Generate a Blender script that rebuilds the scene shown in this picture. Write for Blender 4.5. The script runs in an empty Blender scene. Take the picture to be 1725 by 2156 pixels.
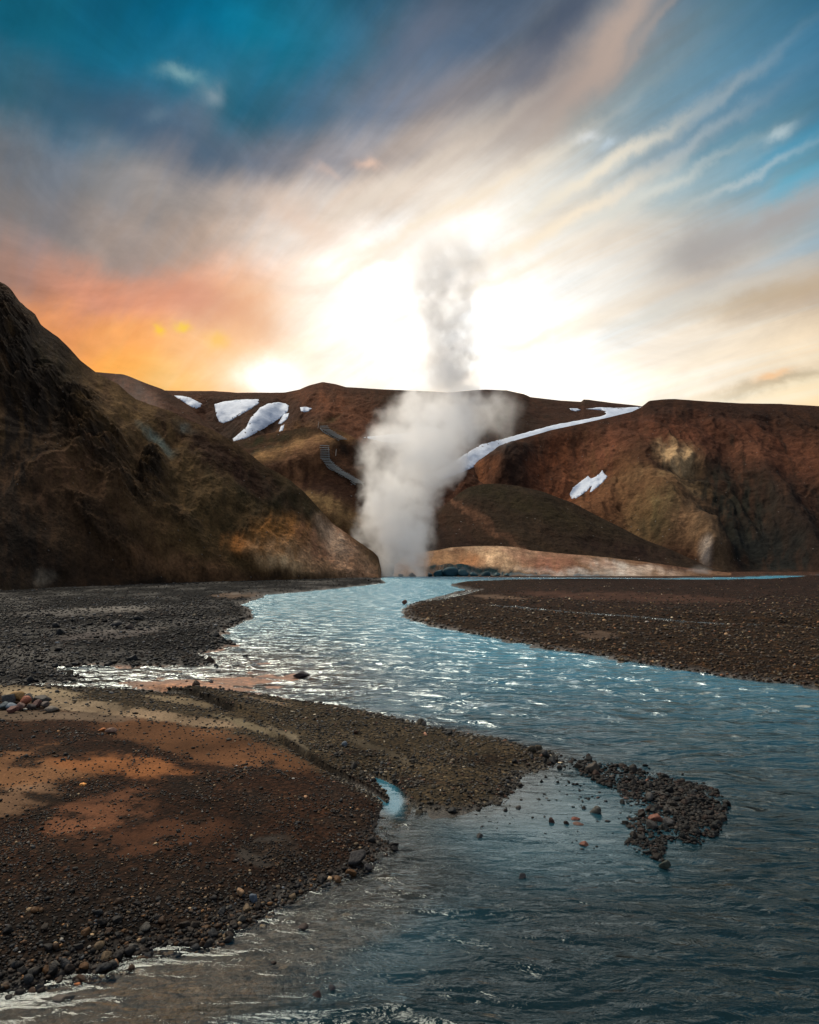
import bpy, bmesh, math, random
import numpy as np
from mathutils import Vector, Matrix
from mathutils.bvhtree import BVHTree
from mathutils.geometry import delaunay_2d_cdt

random.seed(7)
rng = np.random.default_rng(11)
S = bpy.context.scene
C = S.collection
PI = math.pi

# ------------------------------------------------------------------ camera
CAMH = 3.2
PITCH = math.atan(102 / 1500)
cam = bpy.data.cameras.new('camera')
cam.sensor_fit = 'VERTICAL'
cam.sensor_height = 36
cam.lens = 36 * 1500 / 2156
cam.clip_start = 0.1
cam.clip_end = 4000
camo = bpy.data.objects.new('camera', cam)
C.objects.link(camo)
camo.location = (0, 0, CAMH)
camo.rotation_euler = (PI / 2 + PITCH, 0, 0)
S.camera = camo

# ------------------------------------------------------------------ render settings
S.view_settings.view_transform = 'Standard'
S.view_settings.look = 'None'
S.view_settings.exposure = 0.0
S.view_settings.gamma = 1
cy = S.cycles
cy.use_denoising = True
cy.max_bounces = 24
cy.diffuse_bounces = 3
cy.glossy_bounces = 3
cy.transparent_max_bounces = 12
cy.volume_bounces = 24
cy.volume_step_rate = 0.35
cy.volume_max_steps = 256
cy.sample_clamp_indirect = 6


def dirs(px, py):
    """direction of the photograph's point (in 1725 x 2156 units)"""
    px = np.asarray(px, float); py = np.asarray(py, float)
    a = (px - 862.5) / 1500; b = (1078 - py) / 1500
    y = math.cos(PITCH) - b * math.sin(PITCH)
    z = math.sin(PITCH) + b * math.cos(PITCH)
    return a, y, z


def at(px, py, Y):
    a, y, z = dirs(px, py)
    return a / y * Y, np.asarray(Y, float) + 0 * a, CAMH + z / y * Y


def on_ground(px, py, h=0.0):
    a, y, z = dirs(px, py)
    z = np.minimum(z, -1e-4)
    t = (h - CAMH) / z
    return a * t, y * t


def project(X, Y, Z):
    c, s = math.cos(PITCH), math.sin(PITCH)
    dz = Z - CAMH
    f = Y * c + dz * s
    u = -Y * s + dz * c
    f = np.maximum(f, 1e-3)
    return 862.5 + 1500 * X / f, 1078 - 1500 * u / f


def lin(c):
    return tuple(((v / 255) / 12.92 if v / 255 <= 0.04045 else ((v / 255 + 0.055) / 1.055) ** 2.4) for v in c)


def azel(px, py):
    a, y, z = dirs(px, py)
    n = np.sqrt(a * a + y * y + z * z)
    return float(np.arctan2(a, y)), float(np.arcsin(z / n))


# ------------------------------------------------------------------ world (sky)
SUN_AZ, SUN_EL = math.radians(-42), math.radians(56)
W = bpy.data.worlds.new('World')
S.world = W
W.use_nodes = True
W.cycles.sampling_method = 'MANUAL'
W.cycles.sample_map_resolution = 512


class G:
    """small helper for node graphs"""
    def __init__(s, nt):
        s.nt = nt; s.N = nt.nodes; s.L = nt.links

    def put(s, sock, v):
        if isinstance(v, bpy.types.NodeSocket): s.L.new(v, sock)
        elif v is not None: sock.default_value = v

    def m(s, op, a, b=None, c=None, clamp=False):
        n = s.N.new('ShaderNodeMath'); n.operation = op; n.use_clamp = clamp
        for i, v in enumerate((a, b, c)):
            if v is not None: s.put(n.inputs[i], v)
        return n.outputs[0]

    def v(s, op, a, b=None, c=None, out=0):
        n = s.N.new('ShaderNodeVectorMath'); n.operation = op
        for i, x in enumerate((a, b, c)):
            if x is not None: s.put(n.inputs[i], x)
        if op in ('LENGTH', 'DISTANCE', 'DOT_PRODUCT'): return n.outputs[1]
        return n.outputs[0]

    def scale(s, a, k):
        n = s.N.new('ShaderNodeVectorMath'); n.operation = 'SCALE'
        s.put(n.inputs[0], a); s.put(n.inputs['Scale'], k)
        return n.outputs[0]

    def comb(s, x, y, z=0.0):
        n = s.N.new('ShaderNodeCombineXYZ')
        for i, q in enumerate((x, y, z)): s.put(n.inputs[i], q)
        return n.outputs[0]

    def sep(s, a):
        n = s.N.new('ShaderNodeSeparateXYZ'); s.L.new(a, n.inputs[0])
        return n.outputs

    def noise(s, vec, scale, detail=4, rough=0.5, dist=0.0, col=False, kind='FBM'):
        n = s.N.new('ShaderNodeTexNoise')
        n.noise_type = kind
        if vec is not None: s.L.new(vec, n.inputs['Vector'])
        n.inputs['Scale'].default_value = scale; n.inputs['Detail'].default_value = detail
        n.inputs['Roughness'].default_value = rough; n.inputs['Distortion'].default_value = dist
        return n.outputs['Color' if col else 'Fac']

    def mix(s, f, a, b, mode='MIX'):
        n = s.N.new('ShaderNodeMix'); n.data_type = 'RGBA'; n.blend_type = mode
        s.put(n.inputs[0], f)
        for i, q in ((6, a), (7, b)):
            if isinstance(q, (tuple, list)): q = (*q[:3], 1)
            s.put(n.inputs[i], q)
        return n.outputs[2]

    def ramp(s, f, stops, mode='LINEAR'):
        n = s.N.new('ShaderNodeValToRGB'); n.color_ramp.interpolation = mode
        s.L.new(f, n.inputs[0])
        e = n.color_ramp.elements
        while len(e) < len(stops): e.new(0.5)
        for q, (p, c) in zip(e, stops):
            q.position = p; q.color = (c, c, c, 1) if isinstance(c, (int, float)) else (*c[:3], 1)
        return n.outputs[0]

    def mr(s, f, a, b, c=0.0, d=1.0, smooth=False):
        n = s.N.new('ShaderNodeMapRange')
        if smooth: n.interpolation_type = 'SMOOTHSTEP'
        s.put(n.inputs[0], f)
        for i, q in enumerate((a, b, c, d)): s.put(n.inputs[i + 1], q)
        return n.outputs[0]

    def attr(s, name):
        n = s.N.new('ShaderNodeAttribute'); n.attribute_name = name
        return n


g = G(W.node_tree)
for n in list(g.N): g.N.remove(n)
tc = g.N.new('ShaderNodeTexCoord').outputs['Generated']
dv = g.v('NORMALIZE', tc)
dx, dy, dz = g.sep(dv)
az = g.m('ARCTAN2', dx, dy)
el = g.m('ARCSINE', dz)
# cloud layer seen from below: streaks run towards the horizon at the left
den = g.m('ADD', g.m('MAXIMUM', dz, 0.0), 0.16)
q = g.comb(g.m('DIVIDE', dx, den), g.m('DIVIDE', dy, den))
mp = g.N.new('ShaderNodeMapping'); mp.vector_type = 'POINT'
g.L.new(q, mp.inputs['Vector'])
mp.inputs['Rotation'].default_value = (0, 0, -math.radians(36))
rot = g.v('MULTIPLY', mp.outputs[0], (1.0, 0.17, 1.0))
streak = g.noise(rot, 1.7, 8, 0.60, 0.25)
streak2 = g.noise(g.v('MULTIPLY', mp.outputs[0], (1.0, 0.10, 1.0)), 5.0, 7, 0.6, 0.5)
soft = g.noise(q, 1.3, 5, 0.5, 0.3, col=True)
puff = g.noise(g.v('MULTIPLY', g.comb(az, el), (1, 1.8, 1)), 7.0, 9, 0.6, 0.5)
warp = g.scale(g.v('SUBTRACT', soft, (0.5, 0.5, 0.5)), 0.16)
wst = g.scale(g.comb(g.m('SUBTRACT', streak, 0.5), g.m('SUBTRACT', 0.5, streak)), 0.20)
p = g.comb(g.m('MINIMUM', g.m('MAXIMUM', az, -0.75), 0.75), g.m('MINIMUM', g.m('MAXIMUM', el, -0.15), 0.85))
p = g.v('ADD', p, g.v('MULTIPLY', g.v('ADD', warp, wst), (1, 1, 0)))
XS = [0, 215, 430, 645, 860, 1075, 1290, 1505, 1725]
ROWS = {
    -140: [(20, 75, 100), (18, 80, 110), (12, 85, 120), (15, 90, 120), (45, 80, 105), (50, 72, 98), (70, 90, 110), (35, 75, 100), (20, 62, 90)],
    0: [(18, 98, 124), (14, 105, 135), (6, 108, 143), (8, 124, 156), (72, 104, 132), (58, 84, 110), (118, 122, 130), (62, 104, 130), (36, 92, 120)],
    130: [(24, 92, 118), (20, 100, 130), (36, 112, 142), (42, 106, 140), (112, 122, 140), (106, 114, 132), (140, 138, 138), (92, 130, 150), (56, 108, 134)],
    260: [(100, 110, 122), (80, 108, 128), (82, 106, 132), (98, 112, 134), (152, 146, 148), (182, 170, 160), (128, 146, 154), (86, 130, 154), (62, 118, 148)],
    390: [(128, 128, 132), (144, 142, 144), (178, 170, 166), (204, 188, 176), (224, 210, 196), (236, 228, 214), (204, 210, 210), (156, 188, 198), (84, 160, 192)],
    500: [(128, 122, 122), (152, 143, 140), (184, 166, 156), (236, 222, 208), (251, 247, 240), (251, 248, 240), (220, 212, 200), (204, 198, 192), (178, 170, 162)],
    600: [(170, 132, 118), (224, 152, 122), (222, 156, 128), (252, 238, 222), (255, 255, 254), (253, 252, 248), (228, 226, 218), (196, 188, 178), (190, 172, 148)],
    700: [(236, 158, 96), (240, 160, 100), (253, 186, 108), (255, 250, 240), (255, 255, 252), (254, 254, 250), (252, 249, 242), (249, 243, 230), (246, 234, 210)],
    800: [(240, 158, 78), (250, 165, 76), (255, 204, 110), (255, 252, 244), (255, 250, 240), (255, 255, 252), (255, 253, 246), (254, 248, 232), (252, 230, 188)],
    960: [(200, 130, 80), (220, 150, 80), (240, 190, 110), (250, 230, 200), (250, 235, 210), (250, 240, 225), (245, 235, 215), (240, 220, 190), (235, 205, 160)],
}
YS = sorted(ROWS)
TAB = np.zeros((len(YS), len(XS), 3))
for i, yy in enumerate(YS):
    for j, c in enumerate(ROWS[yy]):
        L = lin(c)
        if min(c) > 236: L = tuple(k * (1 + 0.65 * max(0, min(c) - 243) / 12) for k in L)
        TAB[i, j] = L


def table(x, y):
    x = min(max(x, XS[0]), XS[-1]); y = min(max(y, YS[0]), YS[-1])
    j = max(k for k in range(len(XS) - 1) if XS[k] <= x); i = max(k for k in range(len(YS) - 1) if YS[k] <= y)
    u = (x - XS[j]) / (XS[j + 1] - XS[j]); v = (y - YS[i]) / (YS[i + 1] - YS[i])
    return (TAB[i, j] * (1 - u) + TAB[i, j + 1] * u) * (1 - v) + (TAB[i + 1, j] * (1 - u) + TAB[i + 1, j + 1] * u) * v


ELS = np.linspace(0.10, 0.80, 12)
AZS = np.linspace(-0.62, 0.62, 13)
px_, py_, _z = g.sep(p)
azf = g.mr(px_, -0.62, 0.62)
col = None
for i, e_ in enumerate(ELS):
    stops = []
    for j, a_ in enumerate(AZS):
        X_, Y_, Z_ = math.sin(a_) * math.cos(e_), math.cos(a_) * math.cos(e_), math.sin(e_)
        x, y = project(X_ * 100, Y_ * 100, Z_ * 100 + CAMH)
        stops.append((j / (len(AZS) - 1), tuple(table(float(x), float(y)) * 0.5)))
    r_ = g.ramp(azf, stops, 'B_SPLINE')
    col = r_ if col is None else g.mix(g.mr(py_, float(ELS[i - 1]), float(e_), 0, 1, smooth=True), col, r_)
col = g.scale(col, 2.0)
# streaky contrast of the cirrus, strongest on the right
amp = g.m('MULTIPLY', g.mr(az, -0.35, 0.3, 0.45, 0.9), g.mr(el, 0.20, 0.5, 0.35, 1.0))
mod = g.m('ADD', 1.04, g.m('MULTIPLY', amp, g.m('MULTIPLY', g.m('SUBTRACT', streak, 0.5), 1.35)))
mod = g.m('ADD', mod, g.m('MULTIPLY', g.m('SUBTRACT', puff, 0.5), g.mr(az, -0.3, 0.2, 1.0, 0.6)))
mod = g.m('ADD', mod, g.m('MULTIPLY', amp, g.m('MULTIPLY', g.m('SUBTRACT', streak2, 0.5), 0.75)))
warm = g.mix(g.mr(streak2, 0.42, 0.62), (1.06, 0.98, 0.90), (0.97, 1.0, 1.03))
col = g.v('MULTIPLY', col, warm)
col = g.scale(col, g.m('MAXIMUM', mod, 0.25))
# separate clouds, clear gaps and glows: (x, y, half length, half width, tilt in degrees, colour, strength)
p2 = g.v('ADD', g.comb(az, el), g.scale(g.v('SUBTRACT', g.noise(g.comb(az, el), 14, 5, 0.6, 0.2, col=True), (0.5, 0.5, 0.5)), 0.045))
p2 = g.v('MULTIPLY', p2, (1, 1, 0))
ACC = [
    (1285, 92, 190, 30, 40, (192, 170, 156), .85), (1150, 205, 170, 45, 33, (165, 150, 144), .6), (1350, 85, 120, 10, 34, (165, 155, 150), .6),
    (1190, 45, 190, 34, 38, (52, 72, 100), .55),
    (385, 157, 46, 12, 5, (125, 165, 172), .8), (450, 190, 22, 15, 25, (135, 155, 165), .7), (328, 246, 24, 9, 0, (110, 135, 150), .6),
    (1243, 286, 24, 8, 0, (215, 220, 222), .8), (1285, 304, 18, 8, 10, (190, 205, 215), .8), (1640, 277, 30, 9, 12, (190, 205, 208), .8),
    (1640, 335, 120, 24, 16, (50, 152, 190), .65), (1670, 395, 90, 18, 14, (80, 174, 204), .6), (500, 700, 75, 90, 0, (252, 190, 128), .6), (530, 640, 60, 50, 0, (244, 184, 140), .5), (1420, 330, 150, 12, 20, (190, 196, 196), .55), (1500, 230, 140, 10, 26, (150, 168, 178), .5), (1560, 380, 130, 9, 14, (206, 210, 206), .5), (1520, 320, 120, 26, 22, (84, 140, 165), .6),
    (1475, 525, 75, 50, 20, (160, 155, 152), .7), (1640, 470, 150, 30, 14, (168, 160, 156), .75),
    (1180, 475, 190, 14, 18, (255, 238, 212), .8), (1250, 370, 190, 14, 20, (244, 232, 210), .8), (1360, 415, 150, 10, 16, (222, 222, 212), .6),
    (775, 348, 30, 10, -10, (245, 205, 180), .6), (680, 368, 30, 10, -10, (225, 195, 178), .35),
    (335, 688, 9, 9, 0, (255, 205, 70), .95), (385, 687, 17, 8, 0, (255, 212, 80), .95), (452, 712, 20, 18, -30, (255, 205, 95), .7),
    (900, 470, 330, 12, 22, (250, 232, 205), .55), (1000, 610, 300, 10, 20, (250, 236, 214), .5), (760, 560, 200, 12, 24, (250, 226, 200), .5), (820, 400, 260, 14, 24, (228, 214, 198), .5), (1090, 720, 260, 10, 14, (250, 236, 214), .45), (640, 470, 90, 30, -20, (236, 206, 184), .5),
    (570, 800, 62, 36, 0, (255, 255, 252), 1.0), (120, 470, 40, 50, 0, (112, 112, 118), .5), (430, 640, 110, 40, -14, (208, 145, 122), .6),
    (1620, 622, 190, 24, 8, (196, 174, 144), .65), (1640, 805, 140, 11, 8, (184, 168, 140), .7), (1622, 796, 24, 8, 10, (250, 200, 150), .8),
    (1400, 650, 220, 14, 9, (224, 216, 200), .4), (330, 290, 150, 50, -20, (62, 84, 112), .45), (880, 80, 120, 40, 32, (112, 116, 132), .5),
]
for (x, y, lx, ly, t, c, st) in ACC:
    a_, e_ = azel(x, y)
    mp = g.N.new('ShaderNodeMapping'); mp.vector_type = 'TEXTURE'
    g.L.new(p2, mp.inputs['Vector'])
    mp.inputs['Location'].default_value = (a_, e_, 0)
    mp.inputs['Rotation'].default_value = (0, 0, math.radians(t))
    mp.inputs['Scale'].default_value = (lx / 1500, ly / 1500, 1)
    d2 = g.v('DOT_PRODUCT', mp.outputs[0], mp.outputs[0])
    w = g.m('MULTIPLY', g.m('EXPONENT', g.m('MULTIPLY', d2, -1.0)), st)
    L = lin(c)
    if min(c) > 245: L = tuple(k * 1.5 for k in L)
    col = g.mix(w, col, L)
# behind the camera the plain evening sky takes over
sky = g.N.new('ShaderNodeTexSky'); sky.sky_type = 'NISHITA'; sky.sun_disc = False
sky.sun_elevation = SUN_EL; sky.sun_rotation = SUN_AZ; sky.air_density = 1.5; sky.dust_density = 2.0
back = g.scale(sky.outputs[0], 0.07)
back = g.v('ADD', back, (0.24, 0.24, 0.26))
fb = g.mr(g.m('ABSOLUTE', az), 0.75, 1.35, 0.0, 1.0, smooth=True)
col = g.mix(fb, col, back)
bg = g.N.new('ShaderNodeBackground'); bg.inputs['Strength'].default_value = 1.0
g.L.new(col, bg.inputs[0])
wo = g.N.new('ShaderNodeOutputWorld'); g.L.new(bg.outputs[0], wo.inputs[0])

# ------------------------------------------------------------------ sun (veiled by cloud)
sl = bpy.data.lights.new('sun', 'SUN'); sl.energy = 4.6; sl.angle = math.radians(34); sl.color = (1.0, 0.88, 0.7)
so = bpy.data.objects.new('sun', sl); C.objects.link(so)
sd = Vector((math.sin(SUN_AZ) * math.cos(SUN_EL), math.cos(SUN_AZ) * math.cos(SUN_EL), math.sin(SUN_EL)))
so.rotation_euler = (-sd).to_track_quat('-Z', 'Y').to_euler()
so.location = (0, 0, 60)


# ------------------------------------------------------------------ numeric helpers
_perm = np.random.default_rng(5).permutation(256)
_perm = np.concatenate([_perm, _perm]).astype(np.int64)
_grad = np.random.default_rng(6).normal(size=(256, 3)); _grad /= np.linalg.norm(_grad, axis=1)[:, None]


def perlin(x, y, z=0.0):
    x, y, z = np.broadcast_arrays(np.asarray(x, float), np.asarray(y, float), np.asarray(z, float))
    xi, yi, zi = np.floor(x).astype(np.int64), np.floor(y).astype(np.int64), np.floor(z).astype(np.int64)
    xf, yf, zf = x - xi, y - yi, z - zi
    u, v, w = [t * t * t * (t * (t * 6 - 15) + 10) for t in (xf, yf, zf)]
    out = 0
    for i in (0, 1):
        for j in (0, 1):
            for k in (0, 1):
                h = _perm[_perm[_perm[(xi + i) & 255] + ((yi + j) & 255)] + ((zi + k) & 255)]
                gr = _grad[h]
                d = gr[..., 0] * (xf - i) + gr[..., 1] * (yf - j) + gr[..., 2] * (zf - k)
                out = out + d * (u if i else 1 - u) * (v if j else 1 - v) * (w if k else 1 - w)
    return out * 1.6


def fbm(x, y, z=0.0, o=5, r=0.5):
    s = 0; a = 1; t = 0
    for i in range(o):
        f = 2.03 ** i
        s = s + a * perlin(x * f + 17 * i, y * f - 9 * i, z * f + 3 * i); t += a; a *= r
    return s / t


def ridged(x, y, z=0.0, o=4, r=0.5):
    s = 0; a = 1; t = 0
    for i in range(o):
        f = 2.03 ** i
        s = s + a * (1 - 2.2 * np.abs(perlin(x * f + 31 * i, y * f + 7 * i, z * f))); t += a; a *= r
    return s / t


def ss(a, b, x):
    t = np.clip((x - a) / (b - a), 0, 1)
    return t * t * (3 - 2 * t)


def mesh_from(name, V, F, cols=None, floats=None, smooth=True):
    """V (n,3), F (m,3 or 4)"""
    me = bpy.data.meshes.new(name)
    V = np.ascontiguousarray(V, dtype=np.float32); F = np.ascontiguousarray(F, dtype=np.int32)
    me.vertices.add(len(V)); me.vertices.foreach_set('co', V.ravel())
    k = F.shape[1]
    me.loops.add(F.size); me.loops.foreach_set('vertex_index', F.ravel())
    me.polygons.add(len(F)); me.polygons.foreach_set('loop_start', np.arange(0, F.size, k, dtype=np.int32))
    me.update(calc_edges=True)
    if smooth: me.polygons.foreach_set('use_smooth', np.ones(len(F), dtype=bool))
    if cols is not None:
        a = me.attributes.new('Col', 'FLOAT_COLOR', 'POINT')
        cc = np.ones((len(V), 4), dtype=np.float32); cc[:, :3] = cols
        a.data.foreach_set('color', cc.ravel())
    for nm, arr in (floats or {}).items():
        a = me.attributes.new(nm, 'FLOAT', 'POINT'); a.data.foreach_set('value', np.asarray(arr, dtype=np.float32))
    me.validate(); me.update()
    return me


def link(name, me, mat, parent=None, **props):
    o = bpy.data.objects.new(name, me); C.objects.link(o)
    if mat is not None and not me.materials: me.materials.append(mat)
    if parent is not None: o.parent = parent
    for k, v in props.items(): o[k] = v
    return o


def grid_faces(nr, nc):
    i = np.arange(nr - 1)[:, None] * nc + np.arange(nc - 1)[None, :]
    return np.stack([i, i + 1, i + nc + 1, i + nc], -1).reshape(-1, 4)


def vmix(a, b, t):
    return a + (b - a) * t[..., None]


# ------------------------------------------------------------------ materials
def mat_new(name):
    m = bpy.data.materials.new(name); m.use_nodes = True
    gg = G(m.node_tree)
    b = gg.N['Principled BSDF']
    return m, gg, b


def earth_mat(name, scale=1.0, bump=0.25, rough=0.95, fine=6.0, speck=0.0, contrast=0.6, stones=0.0):
    """earth coloured by the Col attribute, broken up at three sizes"""
    m, gg, b = mat_new(name)
    pos = gg.N.new('ShaderNodeNewGeometry').outputs['Position']
    c = gg.attr('Col').outputs['Color']
    n1 = gg.noise(pos, 0.35 * scale, 6, 0.6)
    n2 = gg.noise(pos, fine * scale, 5, 0.65)
    f = gg.m('ADD', gg.m('MULTIPLY', gg.m('SUBTRACT', n1, 0.5), contrast * 1.6), gg.m('MULTIPLY', gg.m('SUBTRACT', n2, 0.5), contrast * 3.2))
    f = gg.m('MAXIMUM', gg.m('ADD', f, 1.0), 0.25)
    c = gg.scale(c, f)
    hgt = gg.m('ADD', gg.m('MULTIPLY', n2, 0.5), gg.m('MULTIPLY', gg.noise(pos, fine * scale * 3.1, 3, 0.6), 0.25))
    if stones > 0:
        vo = gg.N.new('ShaderNodeTexVoronoi'); gg.L.new(pos, vo.inputs['Vector']); vo.inputs['Scale'].default_value = stones
        vc = gg.sep(vo.outputs['Color'])
        tint = gg.ramp(vc[0], [(0, (0.35, 0.38, 0.42)), (0.4, (0.7, 0.68, 0.66)), (0.75, (1.15, 1.0, 0.85)), (0.97, (1.5, 1.3, 1.1)), (1.0, (3.0, 2.7, 2.3))])
        rgb = gg.v('MULTIPLY', c, tint)
        w = gg.mr(gg.attr('stony').outputs['Fac'], 0.25, 0.75, 0, 1)
        v2 = gg.N.new('ShaderNodeTexVoronoi'); gg.L.new(pos, v2.inputs['Vector']); v2.inputs['Scale'].default_value = 6.0
        v2.inputs['Randomness'].default_value = 1.0
        t2 = gg.ramp(gg.sep(v2.outputs['Color'])[0], [(0, (0.35, 0.36, 0.4)), (0.5, (0.85, 0.85, 0.85)), (0.85, (1.3, 1.2, 1.05)), (0.95, (2.0, 1.8, 1.5)), (1.0, (3.2, 2.9, 2.5))], 'CONSTANT')
        fw = gg.mr(gg.attr('far').outputs['Fac'], 0, 1, 0.0, 1.0)
        rgb = gg.mix(fw, rgb, gg.v('MULTIPLY', rgb, t2))
        c = gg.mix(w, c, rgb)
        d = gg.m('SUBTRACT', 1.0, vo.outputs['Distance'])
        hgt = gg.m('ADD', hgt, gg.m('MULTIPLY', gg.m('MULTIPLY', d, w), 0.7))
        hgt = gg.m('ADD', hgt, gg.m('MULTIPLY', gg.m('MULTIPLY', gg.m('SUBTRACT', 1.0, v2.outputs['Distance']), fw), 2.5))
    if speck > 0:
        vo = gg.N.new('ShaderNodeTexVoronoi'); gg.L.new(pos, vo.inputs['Vector']); vo.inputs['Scale'].default_value = 1.6 * scale
        k = gg.mr(vo.outputs['Distance'], 0.10, 0.22, 1.0, 0.0)
        sel = gg.m('GREATER_THAN', gg.sep(vo.outputs['Color'])[1], 1 - speck)
        k = gg.m('MULTIPLY', k, sel)
        c = gg.mix(gg.m('MULTIPLY', k, 0.6), c, (0.30, 0.27, 0.24))
        hgt = gg.m('ADD', hgt, gg.m('MULTIPLY', k, 0.6))
    gg.L.new(c, b.inputs['Base Color'])
    wet = gg.attr('wet').outputs['Fac']
    gg.L.new(gg.mr(wet, 0, 1, rough, 0.32), b.inputs['Roughness'])
    gg.L.new(gg.mr(wet, 0, 1, 0.06, 0.3), b.inputs['Specular IOR Level'])
    bm_ = gg.N.new('ShaderNodeBump'); bm_.inputs['Strength'].default_value = 1.0; bm_.inputs['Distance'].default_value = bump
    gg.L.new(hgt, bm_.inputs['Height']); gg.L.new(bm_.outputs[0], b.inputs['Normal'])
    return m


M_hill = earth_mat('hill earth', 1.0, 0.7, 0.95, 2.6, speck=0.05, contrast=0.65)
M_far = earth_mat('far hill earth', 0.5, 0.8, 0.95, 3.0, speck=0.05, contrast=0.5)
M_ground = earth_mat('river gravel ground', 3.0, 0.03, 0.9, 9.0, contrast=0.5, stones=22.0)


def stone_mat(name, rough, spec=0.25):
    m, gg, b = mat_new(name)
    tcn = gg.N.new('ShaderNodeTexCoord').outputs['Object']
    pos = gg.N.new('ShaderNodeNewGeometry').outputs['Position']
    c = gg.attr('Col').outputs['Color']
    n = gg.noise(pos, 34, 5, 0.65)
    c = gg.scale(c, gg.mr(n, 0.3, 0.7, 0.55, 1.5))
    gg.L.new(c, b.inputs['Base Color']); b.inputs['Roughness'].default_value = rough
    b.inputs['Specular IOR Level'].default_value = spec
    bm_ = gg.N.new('ShaderNodeBump'); bm_.inputs['Distance'].default_value = 0.012; gg.L.new(n, bm_.inputs['Height'])
    gg.L.new(bm_.outputs[0], b.inputs['Normal'])
    return m


M_stone = stone_mat('stone', 0.6, 0.15)
M_wet = stone_mat('wet stone', 0.34, 0.6)


# ------------------------------------------------------------------ shore lines (traced, laid on the plain at water level)
LAND = {
    'bank': [(-900, 2330), (-400, 2190), (0, 2084), (75, 2073), (120, 2052), (180, 2046), (245, 2040), (252, 2012), (320, 2000), (420, 1986), (455, 1977), (452, 1957),
             (530, 1941), (582, 1906), (590, 1895), (665, 1862), (715, 1842), (765, 1826), (780, 1802), (815, 1786), (792, 1764), (820, 1743), (828, 1720), (834, 1702),
             (822, 1685), (800, 1660), (772, 1636), (766, 1630), (792, 1634), (826, 1656), (850, 1684), (862, 1711), (907, 1699), (962, 1706), (1012, 1695), (1047, 1689), (1060, 1668),
             (1082, 1654), (1082, 1639), (1110, 1628), (1132, 1619), (1165, 1600), (1160, 1588), (1132, 1580), (1092, 1568), (1052, 1558), (1007, 1550), (962, 1541), (912, 1529), (862, 1520),
             (780, 1503), (675, 1486), (575, 1474), (500, 1465), (430, 1460), (350, 1458), (250, 1453), (150, 1448), (90, 1445), (0, 1443), (-300, 1440), (-900, 1440), (-2600, 1460), (-2600, 2330)],
    'leftshore': [(-2600, 1415), (-300, 1438), (0, 1441), (60, 1440), (120, 1436), (175, 1429), (140, 1416), (100, 1406), (210, 1398), (300, 1401), (410, 1402), (455, 1393), (412, 1378), (452, 1366), (490, 1356),
                  (452, 1338), (490, 1316), (525, 1299), (518, 1280), (496, 1271), (545, 1257), (550, 1251), (640, 1244), (720, 1236), (810, 1227), (798, 1218), (800, 1214.5), (800, 1200), (-2600, 1200)],
    'rightbar': [(952, 1230), (985, 1223.5), (1112, 1220), (1227, 1219), (1437, 1221), (1607, 1219.5), (1725, 1211), (1900, 1206), (3600, 1206), (3600, 1900), (2400, 1560), (1725, 1444), (1612, 1431), (1512, 1419),
                 (1422, 1406), (1312, 1389), (1232, 1374), (1142, 1361), (1027, 1339), (937, 1321), (892, 1310), (856, 1297), (854, 1281), (875, 1269), (932, 1254), (990, 1240), (960, 1234)],
    'farside': [(790, 1200), (792, 1214.5), (860, 1213.5), (1000, 1214.5), (1212, 1216.5), (1400, 1217), (1560, 1215), (1640, 1211), (3600, 1204), (3600, 1190), (790, 1190)],
}
SHOAL = [(1218, 1606), (1240, 1600), (1292, 1609), (1342, 1619), (1412, 1636), (1507, 1661), (1527, 1684), (1527, 1712), (1507, 1752), (1472, 1775), (1400, 1765), (1392, 1812), (1350, 1795), (1317, 1778), (1345, 1752), (1312, 1735),
         (1355, 1712), (1330, 1695), (1300, 1665), (1262, 1648), (1225, 1630)]


def clampy(pts):
    return [(x, max(y, 1183.0)) for x, y in pts]


def densify(P, step):
    out = []
    for i in range(len(P)):
        a = P[i]; b = P[(i + 1) % len(P)]
        n = max(1, int(np.hypot(*(b - a)) / step)); n = min(n, 12)
        for k in range(n): out.append(a + (b - a) * k / n)
    return np.array(out)


POLY = {}
for k, pts in LAND.items():
    pts = np.array(clampy(pts))
    X, Y = on_ground(pts[:, 0], pts[:, 1])
    POLY[k] = np.stack([X, Y], 1)
pts = np.array(SHOAL); X, Y = on_ground(pts[:, 0], pts[:, 1]); POLY_SHOAL = np.stack([X, Y], 1)


def sdist(P, X, Y):
    """signed distance to polygon, positive inside"""
    d = np.full(X.shape, 1e18); ins = np.zeros(X.shape, bool)
    for i in range(len(P)):
        ax, ay = P[i]; bx, by = P[(i + 1) % len(P)]
        ex, ey = bx - ax, by - ay
        L = ex * ex + ey * ey + 1e-12
        t = np.clip(((X - ax) * ex + (Y - ay) * ey) / L, 0, 1)
        d = np.minimum(d, (X - ax - t * ex) ** 2 + (Y - ay - t * ey) ** 2)
        c = ((ay > Y) != (by > Y))
        if c.any():
            xi = ax + (Y - ay) / (by - ay if by != ay else 1e-12) * ex
            ins ^= c & (X < xi)
    d = np.sqrt(d)
    return np.where(ins, d, -d)


def pline(pts, X, Y):
    """distance to polyline and side (positive on the left of its direction)"""
    P = np.array(pts, float)
    PX, PY = on_ground(P[:, 0], P[:, 1])
    d = np.full(X.shape, 1e18); s = np.zeros(X.shape)
    for i in range(len(P) - 1):
        ax, ay, bx, by = PX[i], PY[i], PX[i + 1], PY[i + 1]
        ex, ey = bx - ax, by - ay
        t = np.clip(((X - ax) * ex + (Y - ay) * ey) / (ex * ex + ey * ey), 0, 1)
        q_ = np.hypot(X - ax - t * ex, Y - ay - t * ey)
        cr = np.sign(ex * (Y - ay) - ey * (X - ax))
        s = np.where(q_ < d, cr, s); d = np.minimum(d, q_)
    return d, s


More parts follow.
